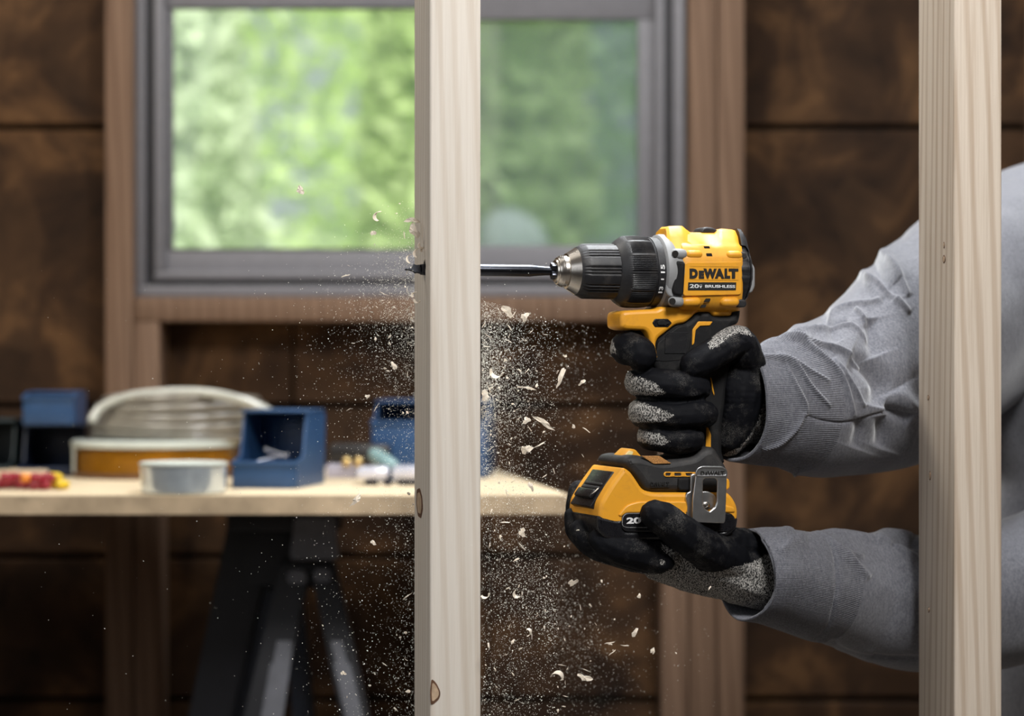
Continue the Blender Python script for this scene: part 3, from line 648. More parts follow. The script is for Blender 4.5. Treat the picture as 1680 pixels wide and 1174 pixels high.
slab('battery_stripe', [z3(730, 478), z3(779, 478), z3(779, 530), z3(766, 530), z3(766, 503), z3(730, 503)], 37, 39, MAT['yel'], bat, bev=.0002, fil=.0003)
slab('battery_shoulder', [z3(395, 500), z3(440, 442), z3(510, 420), z3(760, 420), z3(830, 428), z3(1000, 440), z3(1055, 455), z3(1060, 486), z3(440, 488), z3(412, 512)], 30, 38.2, MAT['yel'], bat, bev=.0014, fil=.004)
slab('rear_catch', [z3(1000, 295), z3(1020, 292), z3(1027, 310), z3(1027, 345), z3(1012, 358), z3(1000, 355)], 26, 34, MAT['yel'], bat, bev=.001)
# front latch: dark recessed plate on the sloping battery front, with a grip-moulded thumb bar
xa, za = L2_(*z3(292, 430), 37); xb, zb = L2_(*z3(405, 258), 37); sl = math.atan2(zb-za, xb-xa)
mid = Vector(((xa+xb)/2, 0, (za+zb)/2)); ML = Matrix.Translation(mid) @ Matrix.Rotation(-sl, 4, 'Y')   # local x along slope, z outwards
hl = math.hypot(xb-xa, zb-za)/2
def latch_box(nm, x0, x1, y0, y1, h0, h1, mat, par, bev=.0008):
    bm = bmesh.new(); box_bm(bm, x0, x1, y0, y1, h0, h1, ML, bev, 3); return link(nm, bm_me(bm), mat, par, True, 40)
lt = latch_box('battery_latch', -hl*1.35, hl*.98, -.0245, .0245, -.004, .0012, MAT['gloss'], bat)
latch_box('latch_bar', -hl*.9, -hl*.35, -.019, .019, .0008, .0048, MAT['gloss'], lt, .0014)
latch_box('latch_step', -hl*.3, -hl*.1, -.0195, .0195, .0008, .0028, MAT['blk'], lt, .0008)
latch_box('latch_step', hl*.0, hl*.15, -.0195, .0195, .0008, .0022, MAT['blk'], lt, .0006)
# belt clip
clip = empty('belt_clip', O, parent=drill, rz=PH)
slab('clip_loop', [z3(835, 262), z3(845, 235), z3(870, 224), z3(985, 226), z3(1008, 242), z3(1012, 275), z3(1003, 520), z3(998, 546), z3(815, 542), z3(818, 400)], 46.3, 48.4, MAT['clip'], clip, bev=.0009, fil=.002, holes=[[z3(876, 302), z3(888, 290), z3(945, 290), z3(957, 302), z3(955, 425), z3(945, 452), z3(912, 480), z3(885, 462), z3(874, 440)]])
slab('clip_rim', [z3(832, 262), z3(843, 233), z3(870, 221), z3(985, 223), z3(1011, 240), z3(1015, 275), z3(1006, 284), z3(836, 282)], 47.8, 49.0, MAT['clip'], clip, bev=.0004, fil=.002, holes=[[z3(842, 262), z3(850, 242), z3(870, 233), z3(985, 235), z3(1002, 246), z3(1005, 272), z3(842, 272)]])
words('clip_lettering', [('D', z3(860, 250), z3(882, 273)), ('E', z3(887, 256), z3(898, 273)), ('WALT', z3(899, 250), z3(995, 273))], 48.3, MAT['ink'], clip, .04, .0007)
slab('clip_return', [z3(812, 515), z3(1000, 518), z3(998, 548), z3(810, 542)], 36, 48.0, MAT['clip'], clip, bev=.0015, fil=.001)
slab('clip_arm', [z3(806, 268), z3(838, 262), z3(834, 380), z3(822, 400), z3(822, 530), z3(800, 545), z3(784, 535), z3(788, 450), z3(776, 400), z3(784, 372), z3(805, 366)], 36.5, 39.5, MAT['clip'], clip, bev=.0008, fil=.002)
slab('clip_tongue', [z3(820, 375), z3(860, 365), z3(905, 362), z3(950, 390), z3(955, 465), z3(822, 465)], 37, 39.6, MAT['clip'], clip, bev=.001, fil=.003)
x, z = L2_(*z3(893, 447), 40); v = lathe_me([(0, .0034), (.0016, .0034), (.0022, .0026)], 24, 'Z'); v.transform(Matrix.Translation((x, -.039, z)) @ Matrix.Rotation(PI/2, 4, 'X')); link('clip_screw', v, MAT['steel'], clip, True, 40)
print('DRILL OK')
# ================================================================ the person: gloves, sleeves, torso, head, legs
def knit_mat():
    t = NT('glove_knit_and_coating'); v = t.coord((1, 1, 1))
    at = t.n('ShaderNodeAttribute', _attribute_name='knit'); 
    vo = t.noise(t.coord((1.0, 1.0, .55), rot=(.3, .5, .2)), 1150, 2, .6)
    kn = t.ramp(vo, [(.42, (.015, .015, .016)), (.50, (.16, .155, .145)), (.58, (.50, .48, .45))])
    dust = t.noise(v, 38, 4, .7); fine = t.noise(v, 1700, 2, .7)
    dm = t.math('MULTIPLY', t.ramp(dust, [(.50, (0, 0, 0)), (.70, (1, 1, 1))]), t.ramp(fine, [(.48, (0, 0, 0)), (.62, (1, 1, 1))]))
    bl = t.mix(t.math('MULTIPLY', dm, .38), (.0042, .0046, .0065), (.34, .32, .29))
    edge = t.math('ADD', at.outputs['Fac'], t.math('MULTIPLY', t.math('SUBTRACT', t.noise(v, 700, 2), .5), 2.4))
    k = t.ramp(edge, [(.499, (0, 0, 0)), (.501, (1, 1, 1))])
    k = t.ramp(t.math('ADD', t.math('MULTIPLY', edge, .5), .5), [(.48, (0, 0, 0)), (.53, (1, 1, 1))])
    t.base(t.mix(k, bl, kn)); t.set(Roughness=t.math('ADD', t.math('MULTIPLY', k, .25), .70), Specular__IOR__Level=.12)
    t.bump(t.math('ADD', t.math('MULTIPLY', vo, t.math('ADD', t.math('MULTIPLY', k, 1.5), .3)), t.math('MULTIPLY', t.noise(v, 500, 3), .4)), .55, .0006)
    return t.m
MAT['glove'] = knit_mat()
def heather(name, rib=False):
    t = NT(name); v = t.coord((1, 1, 1)); n = t.noise(v, 620, 4, .7); s = t.noise(t.coord((1, 1, .35)), 420, 3, .7); b = t.noise(v, 14, 3)
    c = t.ramp(n, [(.30, (.068, .071, .085)), (.5, (.138, .142, .163)), (.70, (.27, .275, .30))])
    c = t.mix(.45, c, t.ramp(s, [(.35, (.08, .08, .10)), (.65, (.235, .238, .262))]))
    c = t.mix(t.math('MULTIPLY', b, .35), c, (.14, .142, .16))
    t.base(c); t.set(Roughness=.92, Specular__IOR__Level=.12, Sheen__Weight=.55, Sheen__Roughness=.4)
    t.bump(t.math('ADD', n, s), .45, .0007); return t.m
MAT['fleece'] = heather('heather_grey_fleece'); MAT['ribbed'] = heather('ribbed_heather_grey_cuff')
MAT['skin'] = simple('skin', (.52, .31, .22), .5, var=.08); MAT['hair'] = simple('dark_brown_hair', (.035, .02, .012), .6, nscale=200, var=.4, bump=.5, bscale=400)
MAT['denim'] = simple('charcoal_trousers', (.035, .032, .036), .85, nscale=300, var=.3, bump=.3); MAT['boot'] = simple('brown_leather_boot', (.12, .07, .035), .6)
MAT['eye'] = simple('eye_white', (.75, .72, .70), .3); MAT['iris'] = simple('brown_iris', (.06, .03, .015), .2)
person = empty('person', (.60, 2.50, 0), 'person in a heather grey hooded sweatshirt and black-coated grey knit work gloves, holding the drill', 'person')
def D4(px, py, wmm, r): p_ = DW(px, py, wmm); return (p_.x, p_.y, p_.z, r)
def D6(px, py, wmm, a, b, c): p_ = DW(px, py, wmm); return (p_.x, p_.y, p_.z, a, b, c)
def glove(name, chains, balls, knit_polys, back_w, label=None, voxel=.00085, creases=(), smooth=5):
    me = blob_mesh([[D4(*q) for q in ch] for ch in chains], [D6(*b) for b in balls], voxel, smooth)
    co = get_co(me); no = get_no(me); x, y = proj(co)
    # wrinkles of the rubber coating
    disp = .00035*snoise(co, 230, 3)*np.clip(snoise(co, 60, 4), 0, 1)+.00022*snoise(co, 480, 8)
    for pts, amp, wd in creases:
        d, _, t = polydist(x, y, pts); disp += np.where((no[:, 1] < .2), amp*np.exp(-(d/wd)**2), 0)*np.clip(np.sin(np.clip(t, .04, .96)*PI)*2, 0, 1)
    co = co+no*disp[:, None]; me.vertices.foreach_set('co', co.ravel())
    a = np.full(len(co), -8.0)
    for P in knit_polys: a = np.maximum(a, sdf(x, y, P))
    wv = (co-np.array(O[:]))@np.array(Wn[:])*1000
    if back_w is not None: a = np.maximum(a, (back_w-wv)*2)
    at = me.attributes.new('knit', 'FLOAT', 'POINT'); at.data.foreach_set('value', np.clip(a*.25, -2, 2).astype(np.float32)); me.update()
    o = link(name, me, MAT['glove'], person)
    if label: o['label'] = label
    return o
# right hand (upper): palm behind the grip, three fingers round it, index on the trigger, thumb across the near side
k_up = [[z2(*q) for q in P] for P in (
    [(50, 100), (118, 128), (112, 165), (106, 240), (130, 330), (40, 340)],
    [(165, 415), (205, 430), (250, 488), (330, 505), (400, 540), (470, 608), (440, 622), (330, 622), (250, 622), (150, 640)],
    [(150, 640), (225, 645), (300, 668), (400, 700), (470, 725), (537, 762), (470, 796), (380, 812), (290, 812), (190, 800)],
    [(205, 805), (270, 850), (350, 872), (430, 888), (500, 938), (440, 968), (330, 952), (250, 925)],
    [(757, 262), (790, 235), (785, 190), (860, 120), (940, 110), (1010, 140), (1075, 215), (1040, 205), (975, 192), (900, 220), (835, 285), (775, 306)],
    [(1158, 560), (1152, 640), (1105, 800), (1060, 880), (985, 975), (870, 1030), (900, 1200), (1500, 1100), (1500, 500)])]
cr_up = [([z2(*q) for q in P], -a, wd) for P, a, wd in (
    ([(245, 625), (400, 655), (560, 668), (720, 645), (770, 600)], .0022, 3.5), ([(290, 815), (420, 840), (560, 862), (720, 850), (790, 800)], .0022, 3.5),
    ([(205, 415), (270, 465), (330, 465), (380, 430)], .0015, 3), ([(1060, 300), (1000, 360), (950, 395), (850, 475)], .0014, 2.5),
    ([(840, 690), (900, 680), (960, 685)], .0004, 3), ([(1010, 170), (1000, 230), (1040, 260)], .0007, 3))]
glove('right_glove',
      [[(1212, 625, -30, .014), (1120, 627, -41, .0125), (1066, 626, -31, .0130), (1050, 626, -6, .0132), (1062, 628, 18, .0132), (1100, 632, 28, .0128), (1132, 636, 30, .0125), (1144, 637, 29, .0115)],
       [(1212, 670, -30, .014), (1120, 677, -41, .0122), (1070, 677, -31, .0126), (1055, 676, -6, .0128), (1066, 678, 18, .0128), (1105, 681, 29, .0125), (1142, 679, 31, .0125), (1156, 679, 30, .0115)],
       [(1205, 712, -30, .013), (1120, 720, -40, .0112), (1080, 717, -30, .0112), (1067, 715, -6, .0115), (1078, 718, 18, .0116), (1110, 722, 28, .0116), (1126, 721, 30, .0115), (1136, 720, 29, .0105)],
       [(1212, 590, -30, .014), (1112, 566, -38, .0130), (1052, 566, -31, .0135), (1029, 570, -6, .0138), (1032, 572, 10, .0142), (1046, 577, 20, .0140), (1052, 584, 22, .0132)],
       [(1226, 660, -2, .0150), (1229, 610, 6, .0155), (1219, 574, 19, .0150), (1207, 560, 25, .0138), (1178, 576, 31, .0132), (1150, 592, 33, .0128), (1138, 598, 33, .0118)],
       [(1216, 605, 4, .0190), (1215, 640, 8, .0195), (1211, 672, 7, .0185), (1203, 704, 3, .0170), (1194, 718, 0, .0155)],
       [(1222, 602, -15, .0185), (1222, 645, -15, .020), (1216, 690, -15, .018), (1200, 715, -18, .016)],
       [(1216, 600, -30, .016), (1218, 650, -32, .017), (1208, 700, -32, .015)],
       [(1212, 665, -8, .0250), (1228, 672, -16, .0280), (1250, 672, -24, .0290), (1285, 672, -32, .029)]],
      [], k_up, -14, creases=cr_up, label='upper glove gripping the handle, fingertips and palm coated black')
# left hand (lower): palm up under the battery, thumb on its near side, fingers curling up in front
k_lo = [[z3(*q) for q in P] for P in (
    [(636, 660), (660, 672), (745, 725), (860, 818), (900, 822), (960, 822), (1060, 790), (1150, 768), (1200, 740), (1225, 722), (1300, 700), (1500, 1300), (200, 1300), (300, 768), (400, 810), (480, 822), (560, 832), (640, 830), (700, 812), (726, 775), (700, 735), (640, 690)],
    [(625, 758), (640, 750), (658, 760), (655, 780), (632, 778)])]
cr_lo = [([z3(*q) for q in P], -a, wd) for P, a, wd in (([(640, 690), (700, 740), (730, 780), (705, 815), (650, 832)], .0012, 3), ([(890, 615), (960, 660), (1040, 650)], .0006, 4), ([(1130, 610), (1150, 680), (1220, 720)], .0006, 4))]
glove('left_glove',
      [[(1195, 918, 20, .018), (1150, 896, 40, .0165), (1110, 868, 50, .0145), (1086, 850, 52, .0135), (1074, 843, 51, .0122)],
       [(1245, 944, 0, .0290), (1215, 938, 4, .0275), (1180, 926, 10, .0240), (1130, 917, 14, .0225), (1090, 908, 16, .0200)],
       [(1200, 940, -14, .024), (1140, 932, -14, .0215), (1085, 915, -14, .020)],
       [(1195, 938, -34, .020), (1140, 930, -36, .019), (1085, 912, -36, .018)],
       [(1255, 905, -2, .013), (1225, 897, 8, .0150), (1195, 893, 16, .0150), (1160, 895, 30, .0150)],
       [(1085, 915, 28, .0150), (1040, 905, 30, .0135), (1012, 898, 29, .0125), (994, 890, 27, .0115), (985, 884, 25, .010)],
       [(1085, 918, 8, .0150), (1025, 907, 8, .0135), (985, 896, 4, .0125), (963, 882, -2, .0115), (955, 870, -6, .0105)],
       [(1080, 916, -14, .0150), (1015, 905, -14, .0135), (972, 890, -18, .0120), (950, 868, -26, .0112), (944, 850, -32, .0100)],
       [(1080, 912, -34, .0150), (1010, 898, -38, .013), (968, 880, -44, .0118), (950, 850, -49, .0110), (949, 822, -50, .0105), (951, 806, -49, .0098)],
       [(1245, 944, 0, .0290), (1275, 950, -10, .029), (1305, 955, -20, .029)]],
      [], k_lo, None, creases=cr_lo, label='lower glove cupping the battery from below, knit at palm edge and wrist')

# sleeves: swept tubes with modelled folds
def sweep(path, nr, ns, thick_in=None):
    """path rows: px, py, depth, radius_up (m), radius_depth (m)"""
    Pw = [(*W(q[0], q[1], q[2]), q[3], q[4]) for q in path]; P = smoothpath(Pw, nr)
    c = P[:, :3]; T = np.gradient(c, axis=0); T /= np.linalg.norm(T, axis=1)[:, None]
    up = np.array([0, 0, 1.]); v = np.empty((nr, ns, 3)); ang = np.linspace(0, 2*PI, ns, endpoint=False)
    for i in range(nr):
        b = np.cross(T[i], up); b /= np.linalg.norm(b); a = np.cross(b, T[i])
        v[i] = c[i]+np.outer(np.cos(ang), a)*P[i, 3]+np.outer(np.sin(ang), b)*P[i, 4]
    return v
def grid_me(v, name='g'):
    nr, ns = v.shape[:2]; i = np.arange(nr-1)[:, None]*ns; j = np.arange(ns)[None, :]; j2 = (j+1) % ns
    f = np.stack([i+j, i+j2, i+ns+j2, i+ns+j], -1).reshape(-1, 4)
    me = bpy.data.meshes.new(name); me.from_pydata(v.reshape(-1, 3).tolist(), [], f.tolist()); me.update(); me.shade_smooth(); return me
def gnormals(v):
    du = np.gradient(v, axis=0); dv = (np.roll(v, -1, 1)-np.roll(v, 1, 1)); n = np.cross(dv, du); n /= np.linalg.norm(n, axis=2)[:, :, None]+1e-12
    c = v.mean(1, keepdims=True); s = np.sign(((v-c)*n).sum(2).mean()); return n*s
def folds(v, ridges, extra=0.0, front=True):
    nr, ns = v.shape[:2]; n = gnormals(v); co = v.reshape(-1, 3); x, y = proj(co); nn = n.reshape(-1, 3); face = np.clip(-nn[:, 1]*3+.7, 0, 1)
    disp = np.zeros(len(co))
    for pts, amp, wd in ridges:
        sp = smoothpath([(a, b, 0) for a, b in pts], 24)[:, :2].tolist()
        d, side, t = polydist(x, y, sp); prof = np.exp(-(d/wd)**2)+.45*np.exp(-(d/(wd*3))**2)
        disp += 1.15*amp*prof*face*np.clip(np.sin(np.clip(t, .0, 1)*PI), 0, 1)**.5
    disp += extra*(snoise(co, 28, 21)+.5*snoise(co, 70, 22)+.25*snoise(co, 150, 25))
    out = co+nn*disp[:, None]; return out.reshape(nr, ns, 3)
z4 = lambda x, y: (1200+x/2.06, 250+y/2.06)
z5 = lambda x, y: (1180+x/3.14, 800+y/3.14)
R4 = lambda P, a, w_: ([z4(*q) for q in P], a, w_)
R5 = lambda P, a, w_: ([z5(*q) for q in P], a, w_)
up_path = [(1208, 663, 2.110, .0455, .033), (1232, 665, 2.124, .0475, .037), (1260, 666, 2.138, .0505, .042), (1292, 664, 2.156, .0560, .048), (1330, 661, 2.182, .0640, .056),
           (1375, 651, 2.215, .0700, .060), (1420, 634, 2.245, .0780, .064), (1465, 610, 2.280, .0880, .068), (1510, 578, 2.33, .0960, .075), (1560, 535, 2.39, .100, .080), (1620, 492, 2.45, .100, .085), (1690, 435, 2.53, .097, .088), (1780, 395, 2.60, .095, .09)]
up_r = [R4([(310, 570), (345, 540), (400, 522), (455, 512), (512, 498)], .0034, 3.2), R4([(455, 432), (490, 446), (540, 482), (605, 540)], .0045, 4.5), R4([(418, 530), (440, 552), (456, 578)], .003, 3),
        R4([(90, 655), (180, 640), (260, 648), (350, 662), (410, 690), (460, 720)], .0034, 3.2), R4([(170, 632), (240, 650), (305, 692), (372, 765), (415, 893)], .0034, 3.2), R4([(95, 690), (160, 700), (215, 730), (270, 800), (333, 860)], .003, 3),
        R4([(150, 685), (205, 712), (260, 742), (330, 775)], .003, 3), R4([(200, 625), (300, 600), (395, 588), (468, 630)], .0034, 3.2), R4([(530, 370), (560, 410), (600, 485)], .004, 4), R4([(345, 695), (400, 775), (448, 860)], .003, 3),
        R4([(180, 720), (215, 790), (245, 850), (250, 890)], .0022, 3), R4([(100, 1000), (160, 980), (215, 930), (245, 880)], .0022, 3),
        R4([(250, 887), (310, 905), (380, 912), (440, 898), (530, 875), (640, 886)], -.0016, 1.6), R4([(400, 690), (470, 720), (510, 780), (495, 860)], -.008, 14), R4([(520, 860), (560, 880), (600, 900)], -.006, 9), R4([(470, 560), (480, 620), (500, 680)], -.005, 10), R4([(505, 1000), (520, 950), (515, 890)], -.005, 9),
        R4([(560, 800), (600, 860), (650, 880)], .005, 14), R4([(205, 1115), (225, 1060)], .002, 3), R4([(300, 560), (350, 575), (395, 568)], -.004, 5), R4([(420, 1000), (440, 940), (430, 900)], -.004, 10),
        R4([(395, 340), (440, 400), (470, 440), (500, 500)], .0035, 9), R4([(450, 330), (490, 400), (520, 440), (550, 500)], -.0040, 7), R4([(480, 300), (520, 350), (545, 400), (560, 440)], .0040, 8), R4([(560, 260), (590, 310), (610, 360)], -.0015, 9),
        R4([(270, 480), (310, 540), (335, 590), (360, 640)], -.0030, 8), R4([(180, 540), (215, 590), (260, 640)], .0020, 12)]
lo_path = [(1224, 943, 2.100, .0365, .0385), (1240, 944, 2.106, .0375, .039), (1262, 946, 2.118, .0395, .039), (1300, 953, 2.14, .0425, .041), (1340, 961, 2.165, .0465, .043), (1370, 965, 2.18, .0480, .044),
           (1410, 972, 2.205, .0530, .047), (1460, 982, 2.225, .0580, .050), (1510, 990, 2.25, .0600, .052), (1580, 985, 2.29, .064, .056), (1680, 965, 2.33, .066, .060), (1790, 900, 2.36, .070, .064), (1860, 700, 2.38, .080, .075), (1930, 400, 2.37, .090, .085)]
lo_r = [R5([(480, 215), (560, 275), (610, 320), (700, 395), (780, 465)], .0040, 5), R5([(520, 215), (620, 235), (800, 265), (930, 305), (1035, 360)], .0038, 4), R5([(480, 218), (545, 275), (585, 330), (605, 400), (612, 520), (590, 640), (560, 720), (490, 790)], -.0022, 2),
        R5([(800, 265), (860, 232), (930, 230), (1000, 250)], .004, 8), R5([(640, 330), (690, 345), (750, 350)], .002, 4), R5([(300, 250), (340, 235), (380, 240)], .002, 5), R5([(560, 790), (700, 850), (860, 880), (1035, 875)], -.0024, 4), R5([(600, 800), (800, 860)], .002, 8),
        R5([(300, 330), (380, 280), (450, 270)], .002, 8), R5([(880, 300), (940, 270), (1030, 300)], -.003, 6)]
def make_sleeve(path, ridges, cuff_px, seed, lab):
    v = sweep(path, 520, 420); v = folds(v, ridges, .0011)
    # the cuff is the first stretch: split where the row's centre passes cuff_px
    ctr = v.mean(1); cx = 840+ctr[:, 0]/ctr[:, 1]*F; k = int(np.argmax(cx > cuff_px))
    cuff = v[:k+1].copy(); n = gnormals(cuff); ns = cuff.shape[1]
    ang = np.arange(ns); t = np.linspace(0, 1, len(cuff))[:, None, None]
    # fine rib knit, a rolled rim and an inner lining
    up = np.repeat(cuff, 2, axis=1); A = (cuff+np.roll(cuff, -1, 1))/2; up[:, 1::2] = A; n2 = np.repeat(n, 2, axis=1); ns2 = up.shape[1]
    rib = .00028*np.cos(2*PI*np.arange(ns2)/ns2*190)[None, :, None]; up = up+n2*rib
    c0 = up[0].mean(0); d0 = up[0]-c0; T = up[3].mean(0)-up[0].mean(0); T /= np.linalg.norm(T)
    wob = .0022*np.sin(np.linspace(0, 2*PI, ns2, endpoint=False)*3+seed)[:, None]*T
    rim = [up[0]+T*.0005+wob, c0+d0*.985-T*.0010+wob, c0+d0*.95-T*.0004+wob]; lin = [c0+d0*(.94-.012*i)+T*(.004*i+.002)+wob*max(0, 1-i*.3) for i in range(12)]
    up[:12] = up[:12]+wob[None]*np.linspace(1, 0, 12)[:, None, None]
    full = np.concatenate([np.array(lin[::-1]), np.array(rim[::-1]), up], 0)
    sl = link('sleeve', grid_me(v[k:]), MAT['fleece'], person); sl['label'] = lab
    cf = link('cuff', grid_me(full), MAT['ribbed'], sl); return sl
make_sleeve(up_path, up_r, 1302, 1, 'upper rumpled grey sleeve of the arm on the trigger')
make_sleeve(lo_path, lo_r, 1355, 2, 'lower grey sleeve of the arm under the battery')
# torso of the sweatshirt, with long folds
def ell(x, y, z, a, b, c): return (x, y, z, a, b, c)
tor = blob_mesh([[(.60, 2.50, 1.38, .10), (.60, 2.50, 1.46, .085), (.595, 2.50, 1.50, .07)], [(.615, 2.30, 1.41, .075), (.61, 2.42, 1.45, .075), (.62, 2.58, 1.44, .075), (.63, 2.66, 1.37, .080)]],
                [ell(.61, 2.50, 1.25, .128, .20, .16), ell(.595, 2.50, 1.16, .145, .19, .20), ell(.60, 2.50, 1.02, .150, .185, .16), ell(.60, 2.50, .93, .145, .18, .10), ell(.68, 2.50, 1.47, .09, .12, .06), ell(.64, 2.66, 1.36, .085, .075, .11)], .007, 8)
co = get_co(tor); no = get_no(tor)
co = co+no*(.006*np.sin(co[:, 1]*70+co[:, 2]*12+2*np.sin(co[:, 2]*9))*np.clip(1.5-co[:, 2], 0, 1)+.004*snoise(co, 22, 31)+.002*snoise(co, 60, 32))[:, None]
tor.vertices.foreach_set('co', co.ravel()); tor.update(); link('sweatshirt', tor, MAT['fleece'], person)
wb_ = lathe_me([(-.035, 1.0), (.0, 1.03), (.03, 1.0)], 96, 'Z', mod=lambda i, a, r, t: r*(1+.006*math.cos(t*90)*0))
wb_.transform(Matrix.Translation((.60, 2.50, .89)) @ Matrix.Diagonal((.142, .175, 1, 1))); link('hem_band', wb_, MAT['ribbed'], person, smooth=60)
hood = blob_mesh([[(.70, 2.40, 1.49, .035), (.735, 2.50, 1.51, .045), (.70, 2.60, 1.49, .035), (.62, 2.63, 1.47, .025), (.56, 2.55, 1.45, .02)], [(.70, 2.40, 1.49, .035), (.62, 2.37, 1.47, .025), (.56, 2.45, 1.45, .02)]], [ell(.74, 2.5, 1.43, .05, .11, .09)], .006, 6)
link('hood', hood, MAT['fleece'], person)
body = blob_mesh([[(.60, 2.50, 1.40, .065), (.59, 2.50, 1.52, .058), (.585, 2.50, 1.58, .06)]],
                 [ell(.59, 2.50, 1.665, .098, .077, .115), ell(.565, 2.50, 1.60, .07, .062, .06), ell(.492, 2.50, 1.635, .017, .013, .02), ell(.505, 2.50, 1.655, .012, .010, .03), ell(.60, 2.423, 1.645, .018, .008, .03), ell(.60, 2.577, 1.645, .018, .008, .03),
                  ell(.505, 2.50, 1.592, .012, .024, .006), ell(.505, 2.50, 1.583, .013, .022, .007), ell(.515, 2.50, 1.56, .02, .024, .016), ell(.508, 2.47, 1.69, .012, .022, .008), ell(.508, 2.53, 1.69, .012, .022, .008)], .0045, 3)
bd = link('body', body, MAT['skin'], person)
for s in (-1, 1):
    V, T = ico(2); e = link('eye', pydata('e', V*.0125+np.array([.512, 2.5+s*.032, 1.665]), T.tolist()), MAT['eye'], bd, smooth=60)
    link('iris', pydata('e', V*.006+np.array([.5035, 2.5+s*.032, 1.663]), T.tolist()), MAT['iris'], bd, smooth=60)
hr = blob_mesh([], [ell(.61, 2.50, 1.70, .098, .084, .095), ell(.65, 2.50, 1.65, .07, .078, .085)], .006, 3); co = get_co(hr); no = get_no(hr); co = co+no*(.003*snoise(co, 160, 3))[:, None]; hr.vertices.foreach_set('co', co.ravel()); link('hair', hr, MAT['hair'], person)
tr = blob_mesh([[(.60, 2.42, .90, .115), (.60, 2.41, .75, .10), (.59, 2.39, .48, .072), (.61, 2.38, .25, .062), (.62, 2.38, .09, .058)], [(.60, 2.58, .90, .115), (.60, 2.59, .75, .10), (.59, 2.61, .48, .072), (.61, 2.62, .25, .062), (.62, 2.62, .09, .058)]], [ell(.60, 2.5, .88, .13, .165, .10)], .009, 6)
link('trousers', tr, MAT['denim'], person)
for s, y in ((0, 2.38), (1, 2.62)):
    b = blob_mesh([[(.63, y, .045, .045), (.57, y, .04, .042), (.48, y, .035, .034)]], [ell(.62, y, .09, .05, .045, .06)], .005, 4); c_ = get_co(b); c_[:, 2] = np.maximum(c_[:, 2], .001); b.vertices.foreach_set('co', c_.ravel())
    link('boot', b, MAT['boot'], person)
print('PERSON OK')
# ================================================================ workbench and what lies on it
BZ = 1.053
MAT['blue'] = simple('blue_bin_plastic', (.022, .068, .17), .4, var=.08); MAT['navy'] = simple('navy_bin_plastic', (.008, .018, .05), .45); MAT['teal'] = simple('dark_teal_plastic', (.012, .025, .03), .5)
bench = empty('workbench', (-.5, 3.1, BZ-.022), 'pale plywood bench board along the back wall, laid on a folding sawhorse', 'workbench')
def prism(pts, z0, z1):
    n = len(pts); v = [(x, y, z0) for x, y in pts]+[(x, y, z1) for x, y in pts]
    return pydata('p', v, [tuple(range(n))[::-1], tuple(range(n, 2*n))]+[(i, (i+1) % n, n+(i+1) % n, n+i) for i in range(n)])
fl_, fr_ = Bp(-900, 813), Bp(941, 812); br = Vector((bx(800, 3.44), 3.445, 0)); bl = Vector((-2.3, 3.445, 0))
pts = [(-2.0, fl_.y), (fr_.x-.003, fr_.y), (br.x, br.y), (-2.0, 3.445)]
link('board', prism(pts, BZ-.0205, BZ-.001), MAT['ply_edge'], bench); link('top_veneer', prism(pts, BZ-.001, BZ), MAT['ply'], bench)
def tf(loc, rz): return Matrix.Translation(loc) @ Matrix.Rotation(rz, 4, 'Z')
def storage_bin(name, loc, rz, wd, dp, ht, lip, mat, label, group=None, th=.0025, mat_in=None):
    """open-front stacking bin: x across, y back, low lip at the front"""
    e = empty(name, loc, label, 'storage bin', group, rz=rz); h = wd/2
    side = [(0, 0), (0, lip), (dp*.22, lip+.004), (dp*.36, ht), (dp*.97, ht), (dp, ht*.92), (dp*.96, 0)]
    for s in (-1, 1):
        me = plate_me([roundpoly([(a, b) for a, b in side], .004, 3)], th/2, .0005)
        me.transform(Matrix.Translation((s*h, 0, 0)) @ Matrix(((0, 0, 1, 0), (1, 0, 0, 0), (0, 1, 0, 0), (0, 0, 0, 1)))); link('side_wall', me, mat, e, True, 40)
    box('bin_floor', -h+.001, h-.001, 0, dp*.96, 0, th, mat, e, bev=.0005, local=True)
    box('front_lip', -h+.001, h-.001, -th, 0, 0, lip, mat, e, bev=.0008, local=True)
    box('lip_rim', -h-.002, h+.002, -th-.003, .001, lip-.005, lip, mat, e, bev=.001, local=True)
    box('back_wall', -h+.001, h-.001, dp*.96-th, dp*.96, 0, ht, mat, e, bev=.0005, local=True)
    box('rim_shade_cover', -h-.002, h+.002, dp*.30, dp*.95, ht-.001, ht+.002, mat, e, bev=.001, local=True)  # top rim widened into a cover that keeps the bin interior dark
    return e
b = Bp(434, 801); storage_bin('storage_bin', (b.x, b.y, BZ), math.radians(-9), .073, .14, .0855, .031, MAT['blue'], 'blue open-front plastic bin of screws, middle of the bench, in front of the amber spool')
BM = tf((b.x, b.y, BZ), math.radians(-9))
storage_liner = box('liner', 0, 0, 0, 0, 0, 0, MAT['navy']) if False else None
shiny = metal('zinc_plated_steel', (.75, .75, .80), .25)
for k in range(9):
    q = BM @ Vector((random.uniform(-.012, .026), random.uniform(.012, .06), .006+.0042*k)); a = random.uniform(0, PI); d_ = Vector((math.cos(a), math.sin(a), random.uniform(-.2, .5)))*.011
    P = [tuple(q-d_), tuple(q+d_*.8), tuple(q+d_*.82), tuple(q+d_)]
    o = link('screw', tube_me(P, [.0012, .0016, .0036, .0036], 8), shiny, smooth=50); tag(o, 'loose silver screw heaped in the blue bin in the middle of the bench', 'screw', 'screws in the blue bin')
storage_bin('storage_bin', (bx(81, 3.17), 3.17, BZ), math.radians(2), .074, .15, .062, .012, MAT['navy'], 'dark navy open bin at the left, carrying a smaller blue bin on top')
